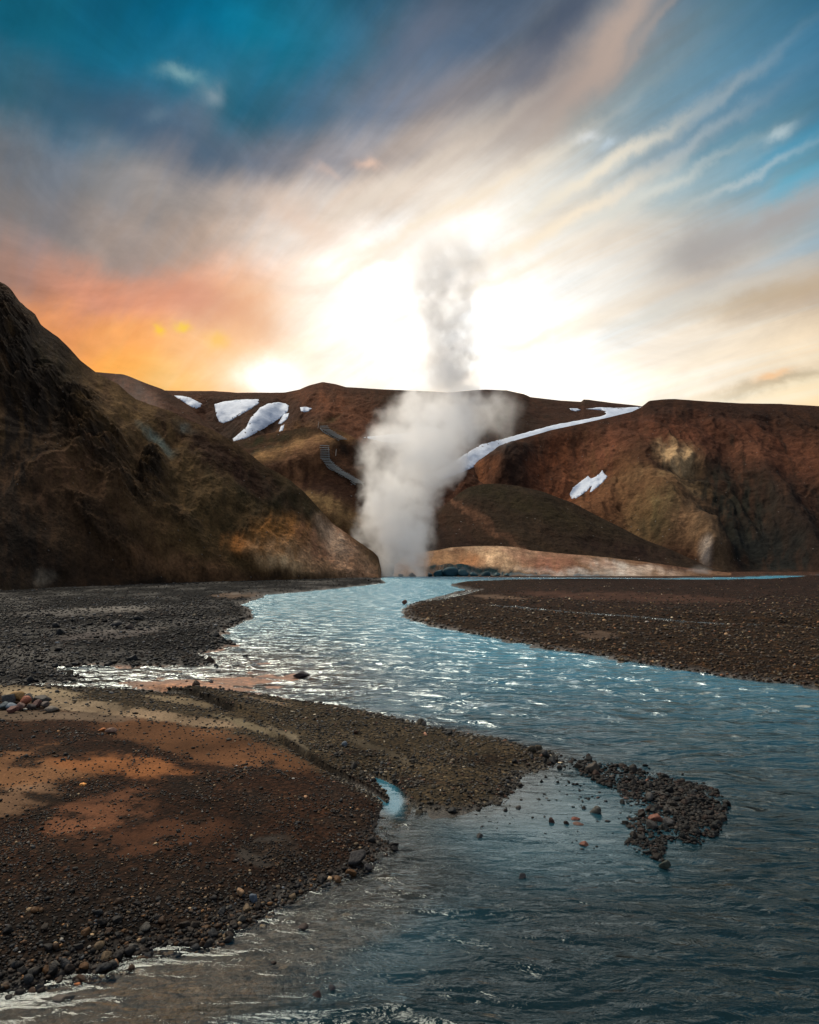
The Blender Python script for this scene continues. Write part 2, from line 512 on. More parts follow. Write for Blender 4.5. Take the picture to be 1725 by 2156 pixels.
INLET = [(766, 1631), (792, 1640), (820, 1657), (842, 1682), (846, 1712), (838, 1745)]
CUTS = [([(346, 1459), (385, 1467), (430, 1482), (462, 1500), (490, 1513)], 0.17, 1.4),
        ([(600, 1585), (640, 1608), (690, 1632), (740, 1652), (790, 1672), (812, 1690)], 0.10, 0.8),
        ([(60, 1468), (120, 1492), (200, 1505), (290, 1520), (400, 1535)], 0.05, 0.8)]
RILLS = [([(1027, 1274), (1070, 1277), (1112, 1281), (1262, 1294), (1390, 1303), (1507, 1314), (1640, 1318), (1800, 1326)], 1.0),
         ([(872, 1268), (925, 1262), (965, 1252), (1003, 1242)], 0.7), ([(1520, 1207), (1560, 1208), (1600, 1208)], 1.6)]
SANDS = [  # (x, y, rx, ry, tilt deg, colour)  smooth sand on the near bank
    (430, 1590, 230, 36, 12, (0.22, 0.100, 0.045)), (60, 1655, 150, 44, -6, (0.36, 0.175, 0.080)), (30, 1722, 100, 26, -12, (0.36, 0.21, 0.12)),
    (210, 1745, 120, 40, -15, (0.26, 0.11, 0.055)), (330, 1800, 160, 30, -10, (0.13, 0.055, 0.028)), (250, 1640, 160, 22, 5, (0.38, 0.15, 0.055)),
    (560, 1812, 60, 24, -10, (0.08, 0.07, 0.06)),
    (40, 1468, 130, 20, 8, (0.46, 0.36, 0.23)), (180, 1510, 130, 12, 8, (0.50, 0.38, 0.25)), (340, 1532, 170, 9, 7, (0.42, 0.30, 0.19)), (90, 1530, 200, 11, 2, (0.22, 0.16, 0.11)),
    (540, 1555, 90, 7, 16, (0.30, 0.24, 0.15)), (610, 1580, 50, 6, 38, (0.26, 0.21, 0.14)), (380, 1493, 80, 8, 10, (0.34, 0.26, 0.16)), (560, 1500, 60, 6, 8, (0.30, 0.22, 0.14)),
    (800, 1600, 80, 7, 20, (0.15, 0.12, 0.08)), (1260, 1347, 44, 9, 3, (0.15, 0.10, 0.07)), (560, 1420, 1, 1, 0, (0.2, 0.2, 0.2)), (240, 1290, 90, 7, 0, (0.17, 0.15, 0.13)), (500, 1256, 60, 5, -3, (0.2, 0.14, 0.10)),
    (230, 1345, 120, 9, -6, (0.16, 0.14, 0.13)), (120, 1300, 110, 6, 0, (0.14, 0.13, 0.12)), (1330, 1262, 260, 10, 2, (0.10, 0.048, 0.032)), (1050, 1262, 60, 5, 4, (0.20, 0.13, 0.09)),
]


def blob(px, py, b, soft=1.0):
    x, y, rx, ry, t = b[:5]
    c, s = math.cos(math.radians(t)), math.sin(math.radians(t))
    u = ((px - x) * c + (py - y) * s) / rx; v = (-(px - x) * s + (py - y) * c) / ry
    return 1 - ss(1 - 0.45 * soft, 1 + 0.45 * soft, np.sqrt(u * u + v * v))


def ground_eval(X, Y):
    """height, colour, stoniness, wetness of the plain at world X, Y"""
    sh = X.shape
    n_sh = fbm(X * 0.9, Y * 0.9, 3.1, 4); n_big = fbm(X * 0.12, Y * 0.12, 8.0, 4)
    R_ = np.hypot(X, Y)
    jit = np.clip(0.009 * R_, 0.045, 0.8)
    best = np.full(sh, -1e9); zone = np.zeros(sh, int)
    sds = {}
    for i, k in enumerate(('bank', 'leftshore', 'rightbar', 'farside')):
        s_ = sdist(POLY[k], X, Y); sds[k] = s_
        zone = np.where(s_ > best, i, zone); best = np.maximum(best, s_)
    d = best + (n_sh * 0.9 + fbm(X * 4, Y * 4, 1.0, 3) * 0.4) * jit
    hmax = np.select([zone == 0, zone == 1, zone == 2], [0.20, 0.20, 0.20], 0.10)
    wid = np.select([zone == 0, zone == 1, zone == 2], [0.8, 1.6, 1.8], 2.0)
    land = hmax * (1 - np.exp(-np.maximum(d, 0) / wid))
    bed = -0.42 * (1 - np.exp(np.minimum(d, 0) / 1.8))
    Z = np.where(d > 0, land, bed)
    sho = sdist(POLY_SHOAL, X, Y)
    # shallow lagoon between the spit and the shoal, and the murky shallows at the near left
    ppx, ppy = project(X, Y, np.zeros(sh))
    lag = blob(ppx, ppy, (1120, 1730, 330, 110, 8)) * (d < 0)
    Z = np.where(d < 0, np.maximum(Z, Z * (1 - lag) - 0.03 * lag), Z)
    mur = np.maximum(blob(ppx, ppy, (150, 2130, 560, 110, -12)), blob(ppx, ppy, (640, 1985, 330, 70, -24))) * (d < 0)
    mur = np.maximum(mur, blob(ppx, ppy, (200, 1430, 260, 26, 2)) * (d < 0) * 1.0)
    Z = np.where(d < 0, Z * (1 - mur) + (-0.035 - 0.03 * n_sh) * mur, Z)
    peach_sheen = blob(ppx, ppy, (520, 1415, 300, 62, 4), 1.6) * (d < 0)
    Z = np.where(d < 0, Z * (1 - peach_sheen) - 0.05 * peach_sheen, Z)
    Z = np.maximum(Z, np.where(sho > -0.15, -0.05 + 0.05 * ss(-0.1, 0.5, sho) + 0.06 * n_sh, -9))
    Z = Z + (0.025 * n_sh + 0.10 * n_big * ss(0.5, 6, d)) * np.where(d > 0, ss(0, 0.6, d), 0.3)
    wild = fbm(X * 2.3, Y * 2.3, 5.0, 4)
    Z = Z + 0.018 * wild * (d > -0.3)
    for pts_, hh, ww in CUTS:
        dd, s_ = pline(pts_, X, Y)
        dd = dd + 0.05 * n_sh
        Z = Z + np.where(s_ > 0, hh * np.exp(-dd / ww), 0) * (zone == 0) * (dd < 3)
        Z = Z - hh * 0.5 * np.exp(-(dd / 0.12) ** 2) * (zone == 0)
    for pts_, ww in RILLS:
        dd, s_ = pline(pts_, X, Y)
        dd = dd + ww * (0.9 * fbm(X * 0.35, Y * 0.2, 4.0, 4) + 0.5 * n_sh)
        Z = np.where(dd < ww * 2.2, np.minimum(Z, -0.03 + 0.16 * ss(0.4, 2.2, dd / ww)), Z)
    dd, s_ = pline(INLET, X, Y)
    wf = 0.35 + 0.65 * ss(1632, 1665, ppy) + 1.3 * ss(1675, 1720, ppy)
    inl = 1 - ss(0.08, 0.17, (dd + 0.05 * n_sh) / wf)
    Z = np.where(inl > 0, np.minimum(Z, Z * (1 - inl) - 0.07 * inl), Z); d = np.where(inl > 0.6, np.minimum(d, -0.05), d)
    # low plain rises gently to the hills
    Z = Z + 0.0 * R_
    # colours
    A = np.array
    c_bank = A([0.026, 0.013, 0.008]); c_spit = A([0.050, 0.041, 0.027]); c_left = A([0.008, 0.0095, 0.012]); c_right = A([0.030, 0.018, 0.010]); c_far = A([0.075, 0.042, 0.030])
    col_ = np.zeros(sh + (3,))
    col_[:] = c_bank
    line = 1536 + (np.clip(ppx, 0, 800) - 300) * 0.24 + 0.00035 * np.maximum(ppx - 450, 0) ** 2
    spit = ss(-8, 8, line - ppy + 12 * wild) * (zone == 0)
    spit = np.maximum(spit, ss(790, 850, ppx) * (zone == 0) * (ppy < 1720))
    col_ = vmix(col_, c_spit, spit)
    near = (zone == 0) * ss(1790, 1950, ppy + 0.12 * ppx - 40)
    col_ = vmix(col_, A([0.010, 0.008, 0.007]), near * 0.95)
    col_ = vmix(col_, c_left, (zone == 1) * 1.0)
    col_ = vmix(col_, c_right, (zone == 2) * 1.0)
    mar = blob(ppx, ppy, (1500, 1250, 520, 46, 0)) * (zone == 2)
    col_ = vmix(col_, A([0.030, 0.017, 0.014]), mar * 0.85)
    col_ = vmix(col_, c_far, (zone == 3) * 1.0)
    stony = np.where(zone == 0, 0.75, 1.0) * np.ones(sh)
    stony = np.where(d < 0, 0.6, stony)
    ed = fbm(X * 1.4, Y * 1.4, 2.0, 4)
    ex_ = 26 * ed; ey_ = 22 * fbm(X * 1.1, Y * 1.6, 9.0, 4)
    fine_ = fbm(X * 7, Y * 7, 2.0, 4); ex_ = ex_ + 10 * fine_; ey_ = ey_ + 12 * fine_
    for b in SANDS:
        inz = (d > 0.02)
        w = blob(ppx + ex_, ppy + ey_ * min(1, b[3] / 25), b, 0.55) * inz * ((zone == 0) if b[1] > 1440 else (zone != 0))
        col_ = vmix(col_, A(b[5]) * 0.50, w * 0.92)
        stony = stony * (1 - 0.85 * w)
    for pts_, hh, ww in CUTS[:2]:
        dd, s_ = pline(pts_, X, Y)
        k_ = np.exp(-((dd + 0.03 * wild) / (0.10 if hh > 0.15 else 0.06)) ** 2) * (zone == 0)
        col_ = vmix(col_, A([0.010, 0.009, 0.008]), k_ * 0.9)
    band = ss(0.02, 0.28, fbm(ppx * 0.006, ppy * 0.022, 4.0, 4)) * (zone == 0) * (ppy > 1600) * ss(60, 300, ppx + 300)
    col_ = vmix(col_, A([0.020, 0.014, 0.011]), band * 0.85); stony = np.maximum(stony, band * 0.9)
    tone = 0.82 * (1 + 0.9 * fbm(X * 0.7, Y * 0.7, 6.0, 5))
    col_ = col_ * tone[..., None]
    under = d < 0
    col_ = vmix(col_, A([0.030, 0.028, 0.024]), under * 0.95)
    col_ = vmix(col_, A([0.11, 0.085, 0.065]), mur * 0.85)
    col_ = vmix(col_, A([0.030, 0.028, 0.026]), ss(-0.3, 0.1, sho))
    col_ = vmix(col_, A([0.62, 0.34, 0.22]), peach_sheen * 0.9)  # warm sky reflection on the channel, put into the bed colour
    wet = np.clip(1 - (Z - 0.0) / 0.055, 0, 1) * (d < 2.5)
    wet = np.maximum(wet, (zone == 1) * ss(-0.1, 0.35, n_big + 0.3 * ed) * 0.55)
    col_ = col_ * (1 - 0.45 * wet)[..., None]
    stony = np.clip(stony, 0, 1)
    return Z, col_, stony, wet, zone, d, ppx, ppy, sho


def polar(rs, ths):
    R_, T = np.meshgrid(rs, ths, indexing='ij')
    return R_ * np.sin(T), R_ * np.cos(T)


fr = math.radians(43)
th_front = np.linspace(-fr, fr, 780)
th_side = np.linspace(fr, 2 * PI - fr, 150)[1:]
ths = np.concatenate([th_front, th_side])          # closes on itself
ys = np.linspace(1010, 14, 400)
rs = np.concatenate([[0.4, 1.2, 2.2, 3.2, 4.0], CAMH * 1500 / ys, [380, 460, 600, 850, 1300, 2200]])
X, Y = polar(rs, ths)
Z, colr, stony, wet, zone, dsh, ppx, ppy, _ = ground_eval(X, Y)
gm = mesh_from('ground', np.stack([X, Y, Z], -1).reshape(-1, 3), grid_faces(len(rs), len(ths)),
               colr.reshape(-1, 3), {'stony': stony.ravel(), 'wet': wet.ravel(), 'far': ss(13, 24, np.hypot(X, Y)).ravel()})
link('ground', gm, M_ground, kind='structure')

# ------------------------------------------------------------------ river
ysw = np.linspace(1010, 28, 620)
rsw = np.concatenate([[0.5, 2.0, 3.2, 4.2], CAMH * 1500 / ysw])
thw = np.linspace(-math.radians(58), math.radians(58), 1250)
X, Y = polar(rsw, thw)
R_ = np.hypot(X, Y)
dr = np.gradient(rsw)[:, None] + 0 * X
ppx, ppy = project(X, Y, np.zeros(X.shape))
calm = np.maximum(blob(ppx, ppy, (1130, 1715, 240, 105, 8), 2.0), blob(ppx, ppy, (60, 2140, 360, 60, -10), 2.0) * 0.8)
calm = np.maximum(calm, blob(ppx, ppy, (820, 1680, 50, 60, 20)))
calm = np.maximum(calm, blob(ppx, ppy, (420, 2070, 420, 90, -14), 2.0) * 0.75)
dark_ = blob(ppx, ppy, (1640, 2050, 420, 430, 0), 1.8)
ampw = (1 - 0.93 * calm) * (0.58 + 0.35 * dark_)
# flow comes from the far bend, then runs to the lower right: crests lie across it
ang = math.radians(-14)
U = X * math.cos(ang) + Y * math.sin(ang); Vv = -X * math.sin(ang) + Y * math.cos(ang)
wx = fbm(X * 0.5, Y * 0.5, 12.0, 3) * 0.8
Z = np.zeros(X.shape)
for lam, am in ((1.9, 0.024), (1.0, 0.026), (0.52, 0.020), (0.27, 0.0100), (0.15, 0.0048)):
    f = 1 / lam
    w = 1 - 2 * np.abs(perlin(U * f * 0.55 + wx, Vv * f * 1.25 + wx, lam * 7)) if lam > 0.3 else perlin(U * f * 0.6, Vv * f * 1.2, lam * 9) * 1.4
    fade = ss(1.0, 2.3, lam / dr)
    loc = 0.65 + 0.7 * fbm(X * 0.35, Y * 0.35, lam, 2)
    Z += w * am * fade * loc
Z = (Z - 0.035) * ampw * (1 + 2.6 * ss(8, 26, R_)) * (1 - 0.6 * ss(70, 130, R_)) * ss(0, 0.12, R_ * 0 + 1)
land_d = np.max([sdist(POLY[k], X, Y) for k in POLY], axis=0)
Z = Z * (1 - ss(0.0, 0.6, land_d)) - 0.012 * ss(0.0, 0.6, land_d)
depth = np.clip(-land_d, 0, 3)
mur = np.maximum(blob(ppx, ppy, (150, 2130, 560, 110, -12)), blob(ppx, ppy, (640, 1985, 330, 70, -24)) * .7)
mur = np.maximum(mur, blob(ppx, ppy, (200, 1430, 260, 26, 2)))
deep = ss(0.0, 0.3 + 0.9 * np.exp(-np.maximum(R_ - 8, 0) / 10), depth) * (1 - 0.85 * mur) * (1 - 0.55 * calm)
peach = blob(ppx, ppy, (540, 1400, 300, 110, -8), 2.0)
milky_sheen = (1 - 0.8 * mur) * (1 - 0.75 * peach) * np.maximum(ss(7, 34, R_ + 0.10 * np.minimum(X, 0) - 0.08 * np.maximum(X, 0)), 0.4 * calm)  # milky body colour, raised to stand in for pale sky sheen
inlet_sheen = blob(ppx, ppy, (818, 1672, 26, 56, -28), 1.0)  # inlet gets cyan water colour in place of the sky it mirrors
milky_sheen = np.maximum(milky_sheen, 0.8 * inlet_sheen); deep = deep * (1 - 0.85 * blob(ppx, ppy, (520, 1415, 300, 62, 4), 1.6)); deep = np.maximum(deep, 0.65 * inlet_sheen)  # clears the water over the painted peach bed, fills the inlet
m, gg, b = mat_new('river water')
gg.N.remove(b)
out = gg.N['Material Output']
pos = gg.N.new('ShaderNodeNewGeometry').outputs['Position']
mp = gg.N.new('ShaderNodeMapping'); gg.L.new(pos, mp.inputs['Vector'])
mp.inputs['Rotation'].default_value = (0, 0, math.radians(14)); mp.inputs['Scale'].default_value = (0.45, 1.0, 1)
w1 = gg.noise(mp.outputs[0], 7.0, 4, 0.6, 0.8)
w2 = gg.noise(mp.outputs[0], 1.7, 3, 0.5, 0.6)
cm = gg.m('SUBTRACT', 1.0, gg.m('MULTIPLY', gg.attr('calm').outputs['Fac'], 0.85))
far_ = gg.mr(gg.attr('far').outputs['Fac'], 0, 1, 1.0, 4.5)
h = gg.m('ADD', gg.m('MULTIPLY', w1, 0.035), gg.m('MULTIPLY', gg.m('MULTIPLY', w2, 0.15), far_))
h = gg.m('MULTIPLY', h, cm)
bp = gg.N.new('ShaderNodeBump'); bp.inputs['Distance'].default_value = 1.0; bp.inputs['Strength'].default_value = 1.0
gg.L.new(h, bp.inputs['Height'])
gl = gg.N.new('ShaderNodeBsdfGlossy'); gg.L.new(gg.mr(gg.attr('far').outputs['Fac'], 0, 1, 0.07, 0.18), gl.inputs['Roughness']); gl.inputs['Color'].default_value = (0.84, 0.95, 1, 1)
gg.L.new(bp.outputs[0], gl.inputs['Normal'])
tr = gg.N.new('ShaderNodeBsdfTransparent'); tr.inputs['Color'].default_value = (0.90, 0.93, 0.92, 1)
df = gg.N.new('ShaderNodeBsdfDiffuse')
gg.L.new(gg.mix(gg.attr('milky_sheen').outputs['Fac'], (0.005, 0.014, 0.018), (0.042, 0.200, 0.290)), df.inputs['Color'])
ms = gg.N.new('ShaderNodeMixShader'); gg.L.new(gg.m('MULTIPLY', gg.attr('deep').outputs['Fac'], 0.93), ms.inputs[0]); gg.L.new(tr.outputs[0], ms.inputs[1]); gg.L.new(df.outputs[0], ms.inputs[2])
frn = gg.N.new('ShaderNodeFresnel'); gg.L.new(gg.mr(gg.attr('far').outputs['Fac'], 0, 0.6, 1.33, 2.3), frn.inputs['IOR']); gg.L.new(bp.outputs[0], frn.inputs['Normal'])
m2 = gg.N.new('ShaderNodeMixShader'); gg.L.new(frn.outputs[0], m2.inputs[0]); gg.L.new(ms.outputs[0], m2.inputs[1]); gg.L.new(gl.outputs[0], m2.inputs[2])
gg.L.new(m2.outputs[0], out.inputs['Surface'])
M_water = m
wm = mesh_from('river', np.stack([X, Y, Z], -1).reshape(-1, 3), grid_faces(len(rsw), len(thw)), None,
               {'calm': calm.ravel(), 'deep': deep.ravel(), 'milky_sheen': milky_sheen.ravel(), 'far': (ss(7, 24, R_ + 0.10 * np.minimum(X, 0) - 0.25 * np.maximum(X, 0)) * (1 - 0.3 * calm)).ravel()})
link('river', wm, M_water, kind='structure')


# ------------------------------------------------------------------ hills
def interp_line(pts, xs):
    pts = np.array(pts, float)
    y = np.interp(xs, pts[:, 0], pts[:, 1]); d_ = np.interp(xs, pts[:, 0], pts[:, 2])
    return y, d_


BVH = {}


def hill(name, foot, ridge, x0, x1, nc, nr, base, paints, bumps=(), rough=0.6, gully=0.0, gfreq=0.12, bulge=0.0, mat=None, seed=0.0, top_rough=0.25, back=60, tone=0.5, smoothx=6, sink=1.5, craggy=(), pgain=(1, 1, 1)):
    xs = np.linspace(x0, x1, nc)
    fy, fd = interp_line(foot, xs); ry, rd = interp_line(ridge, xs)
    if smoothx:
        k = np.hanning(smoothx * 2 + 1); k /= k.sum()
        ry = np.convolve(np.pad(ry, smoothx, mode='edge'), k, 'valid'); rd = np.convolve(np.pad(rd, smoothx * 4, mode='edge'), np.ones(smoothx * 8 + 1) / (smoothx * 8 + 1), 'valid')
    F = np.stack(at(xs, fy, fd), -1); R = np.stack(at(xs, ry, rd), -1)
    F[:, 2] = np.minimum(F[:, 2], F[:, 2])
    v = np.linspace(0, 1, nr)[:, None]
    u = np.linspace(0, 1, nc)[None, :]
    P = F[None] * (1 - v[..., None]) + R[None] * v[..., None]
    H = np.maximum(R[:, 2] - F[:, 2], 0.5)[None]
    D_ = np.maximum(R[:, 1] - F[:, 1], 0.5)[None]
    # rounded profile: steep face that eases over at the top
    prof = np.sin(v * PI)
    P[..., 1] -= bulge * prof * np.minimum(H, 30)
    # round the brow
    wob = fbm(P[..., 0] * 0.03 + seed, P[..., 1] * 0.03, P[..., 2] * 0.03, 4)
    g1 = fbm(P[..., 0] * 0.10 + seed, P[..., 1] * 0.10, P[..., 2] * 0.10, 6, 0.55)
    g2 = ridged(P[..., 0] * gfreq + 0.9 * wob + seed, P[..., 2] * gfreq * 0.22, seed, 4)
    edge = ss(0, 0.12, 1 - v) * (1 - top_rough) + top_rough
    foot_e = ss(0, 0.05, v) * 0.8 + 0.2
    out = rough * g1 * 2.2 + gully * (g2 - 0.4) * ss(0, 0.3, v) * ss(0, 0.25, 1 - v)
    px, py = project(P[..., 0], P[..., 1], P[..., 2])
    qx = px + 14 * fbm(px * 0.02, py * 0.02, seed + 2, 4); qy = py + 14 * fbm(px * 0.02, py * 0.02, seed + 7, 4)
    for b in bumps:
        out = out + blob(qx, qy, b, 1.6) * b[5]
    crag = np.zeros(px.shape)
    for b in craggy:
        crag = np.maximum(crag, blob(qx + 10 * g1, qy, b, 1.2) * b[5])
    if len(craggy):
        cn = ridged(P[..., 0] * 0.20 + seed, P[..., 1] * 0.2, P[..., 2] * 0.16, 5, 0.6)
        out = out + crag * (cn * 3.4 + 1.0)
    out = out + rough * 0.38 * (ridged(P[..., 0] * 0.42 + seed, P[..., 1] * 0.42, P[..., 2] * 0.3, 4, 0.6) - 0.3)
    out = out * edge * foot_e
    nrm = np.stack([np.zeros_like(H + 0 * v), -H + 0 * v, D_ + 0 * v], -1); nrm /= np.linalg.norm(nrm, axis=-1)[..., None]
    P = P + nrm * out[..., None]
    # colours
    A = np.array
    c = np.zeros(P.shape); c[:] = A(base[0])
    t1 = ss(-0.25, 0.3, fbm(P[..., 0] * 0.06 + seed, P[..., 1] * 0.02, P[..., 2] * 0.06, 5))
    c = vmix(c, A(base[1]), t1)
    t2 = ss(0.0, 0.35, fbm(P[..., 0] * 0.25 + seed, P[..., 1] * 0.1, P[..., 2] * 0.09, 5, 0.6))
    c = vmix(c, A(base[2]), t2 * 0.6)
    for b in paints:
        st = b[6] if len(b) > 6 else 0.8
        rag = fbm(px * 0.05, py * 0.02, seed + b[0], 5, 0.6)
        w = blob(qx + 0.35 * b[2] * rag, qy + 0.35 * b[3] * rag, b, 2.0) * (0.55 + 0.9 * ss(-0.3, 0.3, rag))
        pc_ = A(b[5]); pc_ = pc_ * (1.75 if pc_.max() > 0.1 else 0.8)  # mineral patches, contrast raised to paint in sunlit and shaded folds
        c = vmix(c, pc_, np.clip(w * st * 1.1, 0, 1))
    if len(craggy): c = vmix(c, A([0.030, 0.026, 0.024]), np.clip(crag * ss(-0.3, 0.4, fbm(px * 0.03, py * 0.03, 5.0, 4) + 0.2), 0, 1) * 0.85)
    c = c * (1 + tone * 1.3 * fbm(P[..., 0] * 0.5, P[..., 1] * 0.5, P[..., 2] * 0.5, 4, 0.6))[..., None] * A([0.53, 0.445, 0.38]) * A(pgain)
    # buried foot and the far side of the hill
    f2 = P[0].copy(); f2[:, 2] -= sink; f2[:, 1] += 0.5
    r_ = P[-1]
    backs = []
    for dy_, dz_ in ((back * .08, -0.01), (back * .25, -0.06), (back * .6, -0.35), (back * 1.3, -1.1)):
        k = r_.copy(); k[:, 1] += dy_; k[:, 2] = r_[:, 2] + dz_ * np.minimum(back * 0.9, 70) ; k[:, 0] = r_[:, 0] * (1 + 0.5 * dy_ / np.maximum(r_[:, 1], 1))
        backs.append(k)
    allP = np.concatenate([f2[None], P, np.array(backs)], 0)
    allC = np.concatenate([c[:1], c, np.repeat(c[-1:], len(backs), 0)], 0)
    nR = allP.shape[0]
    Fc = grid_faces(nR, nc)
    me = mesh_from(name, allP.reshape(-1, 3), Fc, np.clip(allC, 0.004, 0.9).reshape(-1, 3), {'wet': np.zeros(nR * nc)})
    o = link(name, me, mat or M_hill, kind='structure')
    return o, P


def surf_bvh(P):
    nr, nc = P.shape[:2]
    return BVHTree.FromPolygons([tuple(q_) for q_ in P.reshape(-1, 3)], [tuple(int(i) for i in f) for f in grid_faces(nr, nc)])


BROWN = [(0.095, 0.055, 0.032), (0.060, 0.038, 0.026), (0.120, 0.090, 0.045)]
# left hill
FOOT1 = [(-900, 1296, 62), (-300, 1262, 58), (0, 1247, 71.5), (135, 1240, 80), (270, 1234.5, 88), (370, 1230, 96), (550, 1224.5, 108), (700, 1220, 120), (797, 1216.5, 131), (803, 1215.5, 134)]
RIDGE1 = [(-900, 150, 100), (-300, 360, 108), (-150, 470, 110), (0, 597, 113), (25, 614, 113.5), (45, 642, 114), (75, 663, 115), (85, 684, 115), (125, 713, 116), (150, 737, 117), (170, 759, 118), (205, 784, 119), (250, 809, 120), (285, 839, 121),
          (320, 853, 122), (360, 867, 123), (400, 887, 124), (440, 901, 125), (490, 929, 126), (530, 958, 127), (555, 978, 128), (580, 992, 129), (610, 1010, 130), (640, 1036, 131), (675, 1074, 132), (700, 1103, 133), (730, 1124, 134), (755, 1140, 135),
          (785, 1160, 136), (797, 1172, 136.5), (803, 1200, 137)]
P1 = [(330, 1000, 330, 190, 32, (0.105, 0.072, 0.036), .7), (420, 1070, 260, 70, 30, (0.095, 0.072, 0.038), .7), (150, 1060, 150, 120, 20, (0.105, 0.062, 0.040), .6),
      (560, 1030, 130, 46, 30, (0.066, 0.060, 0.034), .7), (615, 1092, 60, 46, 10, (0.036, 0.038, 0.020), .85), (470, 960, 120, 30, 30, (0.070, 0.040, 0.028), .8), (520, 1000, 110, 20, 35, (0.062, 0.036, 0.028), .6),
      (600, 1150, 50, 50, 20, (0.27, 0.135, 0.045), .8), (505, 1155, 28, 18, 20, (0.26, 0.12, 0.04), .8), (650, 1185, 90, 26, 12, (0.36, 0.25, 0.16), .75), (690, 1150, 60, 40, 35, (0.22, 0.125, 0.085), .8),
      (720, 1160, 16, 60, -40, (0.45, 0.36, 0.30), .7), (700, 1135, 10, 40, -35, (0.42, 0.34, 0.28), .6), (740, 1185, 50, 30, 35, (0.34, 0.24, 0.18), .7), (600, 1200, 40, 14, 8, (0.42, 0.33, 0.22), .6), (770, 1200, 40, 20, 30, (0.30, 0.19, 0.13), .7),
      (333, 925, 34, 9, 38, (0.12, 0.16, 0.16), .75), (390, 900, 20, 8, 38, (0.10, 0.12, 0.12), .5),
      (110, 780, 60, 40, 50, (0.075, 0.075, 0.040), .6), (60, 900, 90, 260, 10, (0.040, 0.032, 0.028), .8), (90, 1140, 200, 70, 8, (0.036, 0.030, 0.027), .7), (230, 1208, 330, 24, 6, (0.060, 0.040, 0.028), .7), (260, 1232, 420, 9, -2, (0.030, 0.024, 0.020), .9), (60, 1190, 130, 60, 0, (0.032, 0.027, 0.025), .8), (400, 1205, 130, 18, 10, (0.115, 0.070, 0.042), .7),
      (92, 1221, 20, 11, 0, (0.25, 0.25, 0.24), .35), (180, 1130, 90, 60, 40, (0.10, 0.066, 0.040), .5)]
B1 = [(190, 1040, 150, 60, 35, 3.0), (330, 1120, 160, 50, 35, 1.8), (520, 1120, 130, 60, 30, 1.0), (110, 1130, 100, 60, 20, 1.5), (560, 1185, 70, 20, 20, 1.0)]
K1 = [(20, 720, 55, 120, -15, 1.0), (80, 830, 60, 60, 30, .9), (165, 880, 46, 50, 40, 1.0), (215, 960, 50, 95, -30, 1.0), (300, 1050, 60, 50, 40, .8), (322, 1000, 30, 52, 0, 1.2), (190, 720, 40, 30, 40, .25), (400, 1120, 70, 20, 50, .4), (235, 1140, 100, 22, 40, .5), (145, 850, 20, 34, 20, .8), (660, 1170, 110, 36, 22, .16), (740, 1180, 50, 26, 30, .14), (560, 1130, 60, 40, 20, .14)]
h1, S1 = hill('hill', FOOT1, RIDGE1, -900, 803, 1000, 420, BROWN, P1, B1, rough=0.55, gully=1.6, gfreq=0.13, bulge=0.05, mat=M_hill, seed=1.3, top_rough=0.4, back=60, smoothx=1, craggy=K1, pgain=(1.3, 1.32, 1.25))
# small hill behind it
hill('hill', [(120, 960, 165), (560, 1080, 165)], [(120, 770, 215), (205, 784, 215), (260, 788, 214), (310, 808, 213), (345, 820, 212), (370, 838, 210), (400, 858, 208), (440, 896, 205), (480, 925, 202), (560, 985, 195)],
     120, 560, 200, 120, [(0.10, 0.052, 0.036), (0.075, 0.045, 0.034), (0.12, 0.075, 0.045)], [(290, 830, 60, 20, 30, (0.15, 0.075, 0.05), .6)], rough=0.4, gully=0.5, mat=M_far, seed=5.1, top_rough=0.3, back=40, smoothx=4)
# long ridge with the snow fields
RED = [(0.120, 0.056, 0.034), (0.085, 0.046, 0.032), (0.135, 0.070, 0.035)]
h3, S3 = hill('hill', [(180, 1010, 215), (500, 1040, 205), (700, 1080, 205), (900, 1130, 205), (1120, 1130, 210)],
              [(180, 812, 300), (345, 822, 300), (400, 823.5, 300), (450, 823, 300), (500, 827, 300), (600, 826, 300), (630, 820, 300), (652, 811, 300), (680, 804, 300), (705, 808, 300), (729, 815, 300), (810, 820, 300), (905, 824, 300), (950, 827, 302), (1000, 850, 304), (1050, 900, 306)],
              180, 1050, 520, 220, RED, [(520, 880, 120, 50, 0, (0.075, 0.046, 0.034), .7), (700, 850, 70, 30, 20, (0.15, 0.066, 0.036), .7), (860, 850, 110, 30, 5, (0.075, 0.052, 0.036), .6), (700, 885, 20, 4, -25, (0.05, 0.065, 0.02), .8),
                                         (470, 915, 50, 30, 0, (0.07, 0.052, 0.04), .6), (620, 905, 60, 14, -12, (0.13, 0.075, 0.035), .6), (790, 900, 60, 40, 30, (0.12, 0.058, 0.034), .6)],
              bumps=[(440, 905, 50, 50, 20, -7), (560, 900, 20, 60, 40, -3), (860, 960, 60, 60, 0, -6), (900, 900, 120, 16, 12, -3)], rough=0.7, gully=2.2, gfreq=0.06, mat=M_far, seed=9.7, top_rough=0.12, back=80, smoothx=3)
